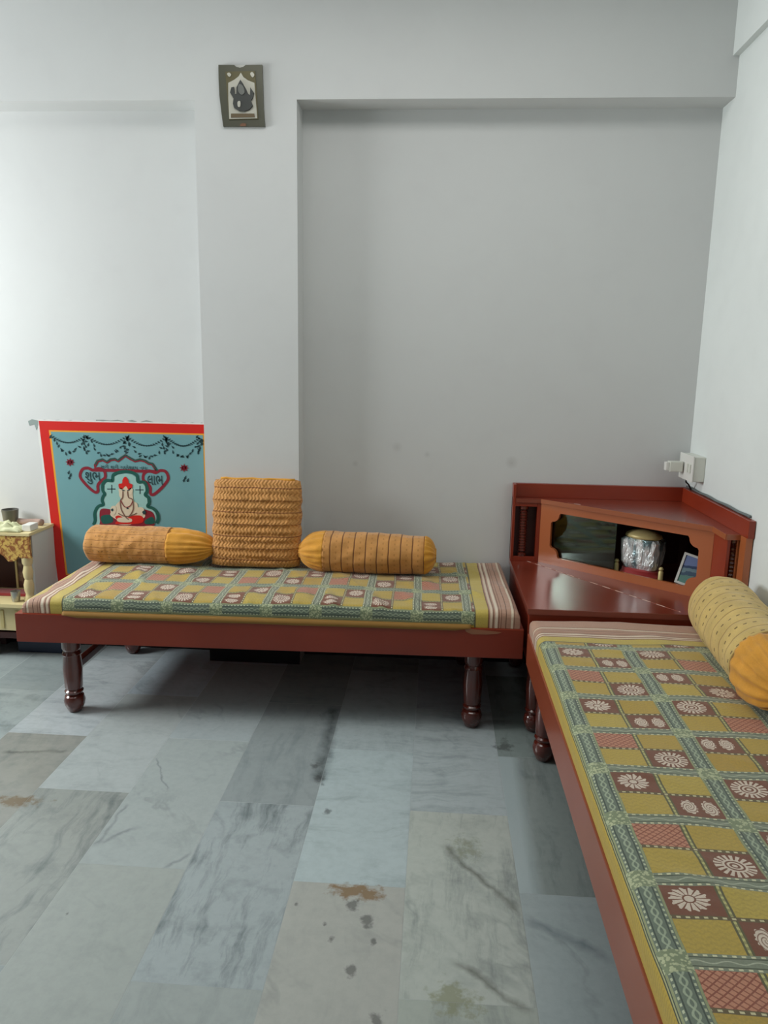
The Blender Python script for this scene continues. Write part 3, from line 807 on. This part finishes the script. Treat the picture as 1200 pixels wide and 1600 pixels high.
# upright square cushion
def cushion():
    t = thing('square_cushion', (-.772, 3.20, zc-.002), 'square mustard cushion with ruched lines, standing upright against the column', 'cushion', R(1))
    W, Hh, T = .395, .385, .062; n = 96
    b = BM(); uv = b.loops.layers.uv.new('UVMap'); rows = {}
    def pt(i, j, sgn):
        u = i/n*2-1; v = j/n*2-1
        au, av = abs(u), abs(v)
        edge = max(0, (1-au**3.2))**.5*max(0, (1-av**3.2))**.5
        rx = 1-.05*(av**6)-.012*math.cos(v*17)*au; rz = 1-.035*(au**6)
        x = u*W/2*rx+.004*noise.noise(Vector((u*3, v*6, 1))); z = Hh/2*(1+v*rz)
        th = T*edge**.7
        th += (.0035*math.sin(v*math.pi*11+.5*noise.noise(Vector((u*5, v*5, 0)))) + .0035*math.sin(u*60+3*math.sin(v*18))*noise.noise(Vector((u*2, v*2, 4)))+.003*noise.noise(Vector((u*9, v*9, 2))))*edge
        if v < -.72: th += .012*edge*math.sin(u*5+v*20)*.4; x += .012*(u)*(1 if u < 0 else .3)*((-v-.72)/.28)
        if v > .86: z += .006*noise.noise(Vector((u*4, 0, 3)))
        lean = (z)*.16
        return Vector((x, -sgn*th+lean-.01, z))
    V = {}
    for sgn in (1, -1):
        for i in range(n+1):
            for j in range(n+1):
                if sgn == -1 and (i in (0, n) or j in (0, n)): V[(i, j, -1)] = V[(i, j, 1)]; continue
                V[(i, j, sgn)] = b.verts.new(pt(i, j, sgn))
        for i in range(n):
            for j in range(n):
                f = b.faces.new([V[(i, j, sgn)], V[(i+1, j, sgn)], V[(i+1, j+1, sgn)], V[(i, j+1, sgn)]])
                for lp, (a_, c_) in zip(f.loops, ((i, j), (i+1, j), (i+1, j+1), (i, j+1))): lp[uv].uv = (a_/n*W, c_/n*Hh)
    obj('cover', b, M_smock, t, True)
    b = BM()
    pts = [Vector((-.165+.33*k/14, .16*.379+.018+.004*math.sin(k*1.3)-.035, .383+.004*noise.noise(Vector((k*.6, 0, 0))))) for k in range(15)]
    tube(b, pts, .007, 8); obj('piping', b, M_plain, t, True)
    return t
cushion()

# ------------------------------------------------------------------ poster on the recessed wall
YP = YW
M_paper = Mat('torn_white_paper', .8, (222, 222, 218)); M_pred = Mat('poster_red', .35, (204, 36, 30)); M_pyel = Mat('poster_orange', .4, (226, 158, 50))
M_pblue = Mat('poster_blue', .32, (112, 158, 164)); M_pgreen = Mat('ink_green', .4, (22, 84, 74)); M_pmar = Mat('ink_maroon', .4, (132, 30, 46))
M_pdark = Mat('ink_dark_green', .4, (34, 62, 66)); M_ppale = Mat('ink_pale', .4, (150, 192, 186)); M_pcream = Mat('ink_cream', .4, (214, 198, 172)); M_tape = Mat('torn_tape', .6, (138, 152, 148))
c = M_pblue.coord(); M_pblue.color(M_pblue.mix(M_pblue.noise(c, 3, 3).ramp(.3, .8), (116, 162, 166), (106, 152, 160)))
LK = 1.0
po = thing('ganesha_poster', (-1.44, YP, .66), 'blue poster of a seated elephant-headed deity with red border, on the recessed wall', 'poster')
PO = Vector((-1.44, YP, .66))
def W2(u, v, off): q_ = px(u, v, 'y', YP-off); return Vector((q_.x, YP-off, q_.z))-PO
def sheet(name, pts, off, mat, th=.0006, par=None, label=None):
    b = BM(); prism(b, [Vector((x, YP-off, z))-PO for x, z in pts], (0, th, 0)); o = obj(name, b, mat, par or po)
    if label: tag(o, label)
    return o
def pxz(u, v): q_ = px(u, v, 'y', YP); return (q_.x, q_.z)
x0, x1, zt, zb = -1.85, -1.026, 1.094, .30
# paper with ragged outline
top = []
for k in range(46):
    f_ = k/45; top.append((x0-.006+(x1-x0+.012)*f_, zt+.006+.006*noise.noise(Vector((k*.9, 1, 0)))))
left = [(x0-.008+.043*(1-(k+1)/24*1.0)*0+.006*noise.noise(Vector((k*.8, 5, 0)))+.040*(k/24), zt-(zt-zb)*(k/24)) for k in range(1, 25)]
sheet('paper', [(x, z) for x, z in left[::-1]]+top+[(x1+.006, zb)], .0010, M_paper)
def lx(z): return x0+.040*(zt-z)/(zt-zb)       # the left edge leans in slightly
def quad(a, z_t, z_b, bR): return [(lx(z_b)+a, z_b), (lx(z_t)+a, z_t), (bR, z_t), (bR, z_b)]
sheet('red_border', quad(.002, zt, zb+.01, x1), .0016, M_pred)
sheet('orange_line', quad(.046, zt-.042, zb+.05, x1-.033), .0022, M_pyel)
sheet('blue_field', quad(.055, zt-.049, zb+.058, x1-.042), .0028, M_pblue)
for u0, u1, hh in ((62, 140, 4), (150, 240, 6), (255, 316, 4)):
    b = BM(); pts = []
    for k in range(9): a_ = u0+(u1-u0)*k/8; q_ = pxz(a_, 660+(a_-60)*.02-hh*(.4+.6*abs(math.sin(k*1.7+u0)))-1); pts.append(q_)
    for k in range(9): a_ = u1-(u1-u0)*k/8; pts.append(pxz(a_, 660+(a_-60)*.02+1.5))
    prism(b, [Vector((x, YP-.0008, z))-PO for x, z in pts], (0, .0006, 0)); obj('tape', b, M_tape, po)
b = BM()
pts = [pxz(*q) for q in ((44, 658), (50, 655), (60, 657), (60, 664), (57, 672), (54, 663), (46, 665))]
prism(b, [Vector((x, YP-.0012, z))-PO for x, z in pts], (0, .0006, 0)); obj('tape', b, M_tape, po)
def stroke(name, pts, wpx, off, mat, closed=False, par=None, th=.0005):
    """flat printed line through photograph points, wpx wide"""
    P_ = [Vector((pxz(*q)[0], 0, pxz(*q)[1])) for q in pts]
    wd = wpx*.0030/2; b = BM(); N_ = len(P_); Ls, Rs = [], []
    for k in range(N_):
        a_ = P_[(k-1) % N_] if closed or k else P_[k]; c_ = P_[(k+1) % N_] if closed or k < N_-1 else P_[k]
        d_ = (c_-a_).normalized(); n_ = Vector((-d_.z, 0, d_.x))
        Ls.append(P_[k]+n_*wd); Rs.append(P_[k]-n_*wd)
    base = Vector((0, YP-off, 0))-PO
    for k in range(N_ if closed else N_-1):
        j = (k+1) % N_
        q_ = [Ls[k], Ls[j], Rs[j], Rs[k]]
        vs_ = [b.verts.new(v+base) for v in q_]
        b.faces.new(vs_)
        vs2 = [b.verts.new(v+base+Vector((0, th, 0))) for v in q_]; b.faces.new(vs2[::-1])
    return obj(name, b, mat, par or po)
def smooth_pts(pts, closed=False, k=6):
    out = []; n_ = len(pts)
    rng = n_ if closed else n_-1
    for i in range(rng):
        p0 = pts[(i-1) % n_] if closed or i else pts[i]; p1 = pts[i]; p2 = pts[(i+1) % n_]; p3 = pts[(i+2) % n_] if closed or i+2 < n_ else p2
        for t_ in range(k):
            t = t_/k; out.append(tuple(.5*((2*p1[m])+(-p0[m]+p2[m])*t+(2*p0[m]-5*p1[m]+4*p2[m]-p3[m])*t*t+(-p0[m]+3*p1[m]-3*p2[m]+p3[m])*t**3) for m in (0, 1)))
    if not closed: out.append(pts[-1])
    return out
def blob(name, pts, off, mat, sm=True, par=None):
    q_ = smooth_pts(pts, True) if sm else pts
    return sheet(name, [pxz(*t) for t in q_], off, mat, par=par)
Z = lambda x, y: (110+x/5.217, 700+y/5.217)       # enlarged crop coordinates -> photograph
# name banner over the arch
ban = [Z(*q) for q in ((205, 180), (205, 140), (225, 105), (265, 95), (300, 115), (330, 95), (365, 90), (390, 105), (415, 85), (450, 60), (490, 85), (530, 105), (570, 95), (610, 105), (640, 125), (670, 130), (690, 160), (715, 190), (600, 188), (400, 182))]
stroke('banner_outline', ban, 4.8, .0040, M_pmar, True)
stroke('banner_outline', [(x, y-1.0) for x, y in ban[1:18]], 2.2, .0046, M_pgreen)
for sgn, cx, cy in ((1, 187, 248), (-1, 695, 268)):
    hp = [(105*0, 0)]
    hp = [(-105, -20), (-85, -75), (-40, -85), (0, -68), (50, -82), (92, -60), (98, -10), (65, 20), (40, 55), (40, 100), (20, 112), (-20, 85), (-70, 35)]
    heart = smooth_pts([Z(cx+sgn*x*1.0, cy+y) for x, y in hp], True, 5)
    blob('heart_fill', [Z(cx+sgn*x*.96, cy+y*.96) for x, y in hp], .0034, M_pblue)
    stroke('heart_outline', heart, 4.6, .0042, M_pmar, True)
arch = [Z(*q) for q in ((190, 625), (205, 590), (200, 540), (215, 495), (240, 470), (272, 460), (262, 425), (272, 390), (285, 375), (268, 345), (268, 295), (290, 265), (335, 265), (348, 262), (352, 220), (390, 200), (450, 190), (510, 200), (545, 225), (555, 275), (600, 275), (622, 300), (628, 350), (612, 380), (640, 405), (645, 445), (632, 475), (675, 490), (712, 530), (720, 575), (705, 612))]
stroke('arch_outline', smooth_pts(arch, False, 4), 4.8, .0050, M_pgreen)
inner = [(Z(455, 420)[0]+(x-Z(455, 420)[0])*.93, Z(455, 420)[1]+(y-Z(455, 420)[1])*.93) for x, y in arch]
inner[0] = (inner[0][0], 820); inner[-1] = (inner[-1][0], 820)
blob('arch_fill', inner, .0040, M_ppale, False)
# seated figure, flat print: cushion, cloth, body, arms, trunk, head, crown
fig = sheet('seated_figure', [pxz(*t) for t in smooth_pts([Z(*q) for q in ((410, 330), (455, 308), (505, 330), (512, 390), (520, 430), (550, 455), (560, 520), (610, 530), (600, 570), (520, 560), (500, 620), (395, 620), (390, 590), (330, 545), (350, 500), (385, 450), (415, 420), (400, 380))], True)], .0056, M_pcream)
def fpart(name, pts, off, mat): return sheet(name, [pxz(*t) for t in smooth_pts([Z(*q) for q in pts], True)], off, mat, par=fig)
fpart('cushion', ((250, 500), (330, 500), (380, 545), (540, 545), (590, 500), (675, 525), (690, 600), (640, 640), (280, 640), (245, 590)), .0050, M_pmar)
fpart('crown', ((398, 292), (425, 285), (430, 255), (452, 232), (475, 258), (482, 285), (508, 295), (503, 328), (478, 338), (455, 308), (425, 335), (402, 325)), .0062, M_pred)
fpart('cloth', ((385, 590), (370, 560), (400, 548), (450, 570), (520, 548), (590, 556), (580, 610), (380, 618)), .0060, M_pred)
fpart('feet', ((390, 570), (440, 565), (500, 575), (500, 600), (440, 605), (390, 595)), .0066, M_pcream)
fpart('green_cloth', ((255, 555), (330, 545), (350, 600), (270, 615)), .0054, M_pgreen)
fpart('green_cloth', ((610, 590), (670, 560), (690, 610), (620, 620)), .0054, M_pgreen)
for q in (((398, 335), (420, 325), (432, 350), (425, 380), (405, 372)), ((512, 335), (490, 325), (478, 350), (485, 380), (505, 372))): fpart('ear', q, .0062, M_pcream)
for q in (((335, 480), (365, 470), (380, 500), (360, 545), (335, 530)), ((545, 490), (580, 480), (605, 500), (590, 545), (560, 535))): fpart('hand', q, .0066, M_pcream)
for q in (((335, 500), (350, 490), (356, 505), (345, 515)), ((590, 520), (610, 505), (620, 525), (605, 540))): fpart('ornament_dot', q, .0072, M_pdark)
M_line = Mat('ink_brown', .5, (120, 84, 70))
stroke('trunk_line', smooth_pts([Z(*q) for q in ((432, 350), (430, 400), (412, 430), (420, 500), (455, 560), (480, 580))]), 1.6, .0070, M_line, par=fig)
stroke('trunk_line', smooth_pts([Z(*q) for q in ((470, 350), (478, 400), (510, 420), (515, 500), (480, 560))]), 1.6, .0070, M_line, par=fig)
stroke('necklace', smooth_pts([Z(*q) for q in ((415, 425), (440, 470), (465, 480), (495, 465), (512, 430))]), 1.2, .0072, M_pmar, par=fig)
stroke('waist_line', smooth_pts([Z(*q) for q in ((395, 530), (440, 552), (490, 552), (545, 528))]), 1.4, .0072, M_line, par=fig)
stroke('eye', [Z(425, 340), Z(445, 345)], 1.5, .0070, M_pdark, par=fig); stroke('eye', [Z(468, 345), Z(488, 338)], 1.5, .0070, M_pdark, par=fig)
stroke('navel', [Z(462, 488), Z(478, 490)], 2.0, .0070, M_pdark, par=fig)
for cx, cy in ((340, 333), (570, 340)):
    stroke('emblem', [Z(cx-38, cy), Z(cx+30, cy)], 1.4, .0046, M_pdark); stroke('emblem', [Z(cx, cy-34), Z(cx, cy+34)], 1.4, .0046, M_pdark)
# Gujarati lettering
def letters(body, u, v, h, wtarget, mat, name='lettering'):
    cu = bpy.data.curves.new('t', 'FONT'); cu.body = body; cu.size = 1; cu.align_x = 'CENTER'; cu.offset = .008
    t = bpy.data.objects.new('t', cu); COL.objects.link(t)
    dg_ = bpy.context.evaluated_depsgraph_get(); dg_.update()
    me = bpy.data.meshes.new_from_object(t.evaluated_get(dg_)); bpy.data.objects.remove(t)
    xs = [v_.co.x for v_ in me.vertices]; ys = [v_.co.y for v_ in me.vertices]
    if not xs: return
    kx = wtarget/(max(xs)-min(xs)); ky = h/(max(ys)-min(ys)); c_ = px(u, v, 'y', YP)
    b = BM(); b.from_mesh(me); bpy.data.meshes.remove(me)
    mx_, my_ = (max(xs)+min(xs))/2, (max(ys)+min(ys))/2
    for v_ in b.verts: v_.co = Vector((c_.x+(v_.co.x-mx_)*kx, YP-.0050, c_.z+(v_.co.y-my_)*ky))-PO
    obj(name, b, mat, po)
letters('શુભ', *Z(187, 245), .058, .075, M_pdark)
letters('લાભ', *Z(695, 262), .045, .075, M_pdark)
letters('શ્રી શ્રી ગણેશાય નમઃ', *Z(440, 158), .026, .225, M_pdark)
# garlands of leaves along the top
b = BM()
def leaf(u, v, ang, ln=4.5, wd=2.0, off=.0040):
    c_ = pxz(u, v); k = .0030; a_ = ang
    pts = [(-ln/2, 0), (-ln/6, wd/2), (ln/2, 0), (-ln/6, -wd/2)]
    q_ = [Vector((c_[0]+k*(x*math.cos(a_)-y*math.sin(a_)), YP-off, c_[1]+k*(x*math.sin(a_)+y*math.cos(a_))))-PO for x, y in pts]
    b.faces.new([b.verts.new(t) for t in q_]); b.faces.new([b.verts.new(t+Vector((0, .0004, 0))) for t in q_[::-1]])
random.seed(9)
b.free()
for i, (ua, ub, dep) in enumerate(((80, 135, 26), (137, 198, 30), (200, 260, 32), (262, 312, 30))):
    b = BM()
    for k in range(17):
        t = k/16; u = ua+(ub-ua)*t; v = 679+u*.02+dep*(.40)*math.sin(math.pi*t)
        leaf(u, v, (.5-t)*1.5, 6.0, 2.6)
    for k in range(15):
        t = k/14; u = ua+(ub-ua)*t; v = 682+u*.02+dep*math.sin(math.pi*t)*.9
        leaf(u+random.uniform(-2, 2), v+random.uniform(-2, 2), random.uniform(0, 3), 6.5, 3.2)
    for k in range(11): leaf(ub+random.uniform(-4, 4), 682+k*2.5, random.uniform(0, 3.1), 6.5, 3.4)
    obj('garland', b, M_pdark, po)
for pc_ in (((108, 738), (111, 742), (109, 746)), ((290, 746), (294, 750), (288, 750))):
    b = BM()
    for u, v in pc_: leaf(u, v, 1.2, 7, 4)
    obj('hanging_leaf', b, M_pdark, po)
for cu, cv in ((110, 722), (288, 731)):
    b = BM()
    for k in range(8): leaf(cu+4*math.cos(k*.8), cv+3.4*math.sin(k*.8), -k*.8, 7, 4, .0046)
    obj('garland_flower', b, M_pmar, po)

# ------------------------------------------------------------------ framed plaque on the column
M_pf = Mat('dark_pewter', .35, (84, 84, 72), metal=.4); M_ps = Mat('silver_relief', .35, (186, 184, 172), metal=.25); M_pk = Mat('blackened_relief', .45, (66, 68, 66), metal=.3)
yp = YB
def PQ(x, y): return (320+x/10, 80+y/10)
pq = thing('deity_plaque', tuple(px(380, 150, 'y', yp-.01)), 'dark pewter plaque with silver deity relief, hung high on the column', 'wall plaque')
pc = Vector(pq.location)
def pql(name, pts, off, th, mat, sm=False, par=None):
    P_ = [PQ(*q) for q in pts]
    if sm: P_ = smooth_pts(P_, True, 4)
    b = BM(); P3 = [px(u, v, 'y', yp) for u, v in P_]
    prism(b, [Vector((p.x, yp-off, p.z))-pc for p in P3], (0, th, 0)); return obj(name, b, mat, par or pq)
outl = [(225, 230), (470, 232), (500, 262), (560, 275), (610, 262), (650, 232), (908, 228), (915, 500), (928, 900), (950, 1190), (300, 1190), (270, 960), (240, 700), (228, 450)]
pql('frame', outl, .012, .0115, M_pf)
pql('inner_border', [(335, 340), (800, 330), (850, 1080), (395, 1090), (370, 800)], .015, .0028, Mat('dull_gold_border', .4, (98, 92, 66), metal=.4))
pql('arch_plate', [(385, 520), (480, 470), (545, 420), (580, 360), (620, 430), (690, 480), (790, 520), (810, 760), (835, 1070), (400, 1080), (385, 760)], .018, .0028, M_ps)
pql('studs', [(365, 380), (400, 360), (430, 395), (400, 425)], .018, .0028, M_ps, True)
pql('studs', [(725, 380), (755, 350), (790, 395), (760, 435)], .018, .0028, M_ps, True)
f_ = pql('deity_relief', [(580, 480), (620, 540), (665, 620), (700, 700), (730, 720), (735, 600), (790, 680), (770, 760), (745, 800), (770, 880), (720, 940), (640, 970), (560, 960), (480, 910), (465, 850), (475, 770), (420, 680), (440, 600), (480, 590), (490, 700), (520, 700), (520, 600), (550, 540)], .026, .0078, M_pk)
pql('figure_detail', [(560, 560), (620, 580), (650, 680), (600, 720), (550, 660)], .030, .0038, Mat('grey_relief', .4, (108, 110, 106), metal=.3), True)
pql('figure_detail', [(540, 830), (580, 820), (580, 900), (545, 900)], .029, .0028, M_ps, True)
pql('plinth', [(430, 1000), (790, 1000), (800, 1055), (430, 1060)], .021, .0028, Mat('bronze_plinth', .4, (104, 90, 68), metal=.3))
pql('hanger', [(480, 225), (640, 225), (600, 265), (560, 276), (510, 262)], .004, .003, M_white)
pql('paper_scrap', [(560, 1165), (600, 1140), (660, 1150), (655, 1188), (570, 1188)], .0145, .002, Mat('rust_scrap', .7, (120, 84, 62)))

# ------------------------------------------------------------------ switch box, adaptor, cord
sw = thing('switch_box', (XW, 3.30, .968), 'white electrical switch box on the right wall above the cabinet', 'switch box')
b = BM(); box(b, -.046, -.0005, -.085, .085, -.052, .052, .004); obj('back_box', b, M_plastic, sw)
b = BM(); box(b, -.052, -.0465, -.088, .088, -.055, .055, .002); obj('face_plate', b, M_white, sw)
for y in (-.055, -.025):
    b = BM(); box(b, -.057, -.0525, y-.010, y+.010, -.018, .018, .001); obj('switch', b, M_plastic, sw)
ad = thing('plug_adaptor', (XW-.053, 3.34, .965), 'white multi-pin plug adaptor stuck into the switch box', 'plug')
b = BM(); box(b, -.060, -.005, -.022, .022, -.022, .022, .004); obj('body', b, M_plastic, ad)
b = BM(); box(b, -.075, -.0605, -.016, .016, -.018, .018, .003); obj('cap', b, M_white, ad)
b = BM(); tube(b, [(XW-.049, 3.29, .916), (XW-.049, 3.292, .905), (XW-.030, 3.31, .89), (XW-.0125, 3.33, .867)], .0035)
o = obj('power_cord', b, M_black, None, True); tag(o, 'short black cord dropping from the switch box to the cabinet rim', 'cord')
b = BM(); tube(b, [(XW-.006, 3.40-.03*k, ZM+.006+.0015*math.sin(k*.9)) for k in range(24)], .005)
o = obj('wall_cable', b, Mat('grey_cable', .5, (104, 112, 112)), None, True); tag(o, 'grey cable lying on the cabinet rim along the right wall', 'cable')

# ------------------------------------------------------------------ home shrine at the left
M_cream = Mat('cream_gloss', .35, (216, 200, 150)); M_goldp = Mat('gold_pattern', .4)
c = M_goldp.coord(); M_goldp.color(M_goldp.mix(M_goldp.noise(c, 55, 3, .6, 1).ramp(.45, .58), (206, 172, 92), (140, 84, 44)))
tx, ty = -2.08, 3.30
sr = thing('home_shrine', (tx, ty, 0), 'cream and gold household shrine cabinet at the left edge of the photo', 'shrine')
hx, y0, y1 = .267, -.108, .117       # half width, front and back
ht = .604
def sbox(name, *a, mat=M_white, bev=.002): b = BM(); box(b, *a, bev); return obj(name, b, mat, sr)
sbox('side_panel', hx-.012, hx, y0+.03, y1, .10, ht-.012, mat=M_greycab)
sbox('side_panel', -hx, -hx+.012, y0+.03, y1, .10, ht-.012, mat=M_greycab)
sbox('back_panel', -hx+.0125, hx-.0125, y1-.01, y1, .10, ht-.012, mat=Mat('shrine_back', .6, (70, 34, 30)))
sbox('top_board', -hx-.004, hx+.004, y0, y1, ht-.0115, ht+.002, mat=M_cream)
sbox('shelf', -hx-.002, hx-.013, y0-.03, y1-.0105, .262, .280, mat=M_cream)
sbox('base', -hx, hx, y0+.01, y1, .10, .1295, mat=M_inner)
for s_ in (-1, 1):
    for yy in (y0+.035, y1-.03): sbox('foot', s_*(hx-.03)-.016 if s_ < 0 else -.02, s_*(hx-.03)+.016 if s_ < 0 else .012, yy-.016, yy+.016, 0, .0995, mat=M_inner)
# arched front
b = BM()
AR = [(hx-.055+.0, .50), (hx-.075, .475), (hx-.105, .470), (hx-.125, .495), (hx-.16, .520), (hx-.21, .545), (0, .56), (-(hx-.21), .545), (-(hx-.16), .52), (-(hx-.125), .495), (-(hx-.105), .47), (-(hx-.075), .475), (-(hx-.055), .5)]
pts = [Vector((x, y0+.004, z)) for x, z in [(hx, ht-.012), (hx, .49), (hx-.05, .49)]+AR+[(-hx+.05, .49), (-hx, .49), (-hx, ht-.012)]]
prism(b, pts, (0, .014, 0)); obj('arched_front', b, M_goldp, sr)
for s_ in (-1, 1):
    b = BM(); lathe(b, [(.024, .2805), (.026, .29), (.020, .305), (.017, .315), (.022, .33), (.024, .36), (.017, .385), (.021, .395), (.024, .42), (.018, .45), (.024, .462), (.026, .4895)], 0, 0, 20)
    obj('pillar', b, M_cream, sr, 'auto', (s_*(hx-.030), y0+.030, 0))
    sbox('front_leg', s_*(hx-.02)-.018, s_*(hx-.02)+.018, y0+.0, y0+.03, .13, .2615, mat=M_cream)
sbox('drawer_front', -hx+.042, hx-.042, y0+.006, y0+.022, .14, .25, mat=M_cream)
for k in range(6):
    xx = -hx+.07+k*.07; sbox('rib', xx+.02, xx+.035, y0+.001, y0+.0055, .152, .238, mat=M_gold)
M_idol = Mat('shrine_picture', .35); c = M_idol.coord(); M_idol.color(M_idol.mix(M_idol.noise(c, 26, 3).ramp(.42, .6), (96, 60, 48), (150, 118, 92)))
pf = thing('shrine_picture', (tx+.145, ty+.075, .280), 'small framed dark holy picture standing inside the shrine', 'picture')
b = BM(); prism(b, [Vector(p) for p in ((-.06, 0, 0), (.06, 0, 0), (.06, 0, .19), (-.06, 0, .19))], (0, .012, 0), holes=[[Vector(p) for p in ((-.05, 0, .01), (.05, 0, .01), (.05, 0, .18), (-.05, 0, .18))]]); obj('border', b, M_gold, pf)
b = BM(); box(b, -.052, .052, .005, .010, .008, .182); obj('picture', b, M_idol, pf)
b = BM(); box(b, -.13, .13, -.075, .0, 0, .014, .004)
o = obj('red_cloth', b, M_red, None); o.location = (tx+.08, ty+.05, .2803); tag(o, 'folded red cloth spread on the shrine shelf', 'cloth')
M_steel = Mat('steel', .3, (170, 168, 160), metal=.8)
def cup(loc, r, h, label, mat=M_steel):
    b = BM(); lathe(b, [(r*.7, 0), (r*.85, h*.3), (r, h), (r*.9, h), (r*.75, h*.3), (r*.4, h*.2)], 0, 0, 20)
    o = obj('cup', b, mat, None, 'auto'); o.location = loc; tag(o, label, 'cup')
cup((tx+.178, ty-.095, .2803), .022, .05, 'small steel cup on the shrine shelf beside the pillar')
cup((tx+.095, ty+.055, ht+.0025), .038, .075, 'grey metal pot standing on top of the shrine', Mat('grey_metal', .4, (110, 108, 100), metal=.5))
# crumpled cream cloth and a rolled pink cloth on top
b = BM(); n = 26
g = [[b.verts.new((-.05+.20*i/n, -.10+.09*j/n, .003+.040*max(0, math.sin(math.pi*i/n)*math.sin(math.pi*j/n))**.5*(.75+.7*noise.noise(Vector((i*.28, j*.3, 0)))))) for j in range(n+1)] for i in range(n+1)]
for i in range(n):
    for j in range(n): b.faces.new((g[i][j], g[i+1][j], g[i+1][j+1], g[i][j+1]))
o = obj('crumpled_cloth', b, Mat('pale_green_cloth', .8, (206, 208, 168)), None, True); o.location = (tx+.07, ty+.0, ht+.002)
sm_ = o.modifiers.new('thick', 'SOLIDIFY'); sm_.thickness = .002
tag(o, 'crumpled pale green cloth on the front of the shrine top', 'cloth')
b = BM(); tube(b, [(-.07+.14*k/10, .004*math.sin(k), .016) for k in range(11)], .015, 14)
o = obj('rolled_cloth', b, Mat('dusty_pink_cloth', .8, (168, 142, 130)), None, True); o.location = (tx+.175, ty+.06, ht+.0025); tag(o, 'dusty pink rolled cloth at the back of the shrine top', 'cloth')
b = BM(); box(b, -.02, .02, -.04, .03, 0, .03, .004)
o = obj('paper_packet', b, M_white, None); o.location = (tx+.238, ty-.03, ht+.0025); tag(o, 'small white paper packet on the right end of the shrine top', 'packet')
# blue box on the floor behind the bed end
b = BM(); box(b, -.11, .11, -.05, .045, 0, .075, .008); bx_ = BM()
bb = thing('storage_box', (-1.85, 3.335-.0, 0), 'dark blue storage box on the floor tucked under the right end of the shrine', 'box')
obj('tub', b, Mat('navy_plastic', .4, (26, 40, 66)), bb)
box(bx_, -.115, .115, -.054, .049, .0755, .085, .003); obj('lid', bx_, Mat('navy_lid', .4, (20, 32, 54)), bb)
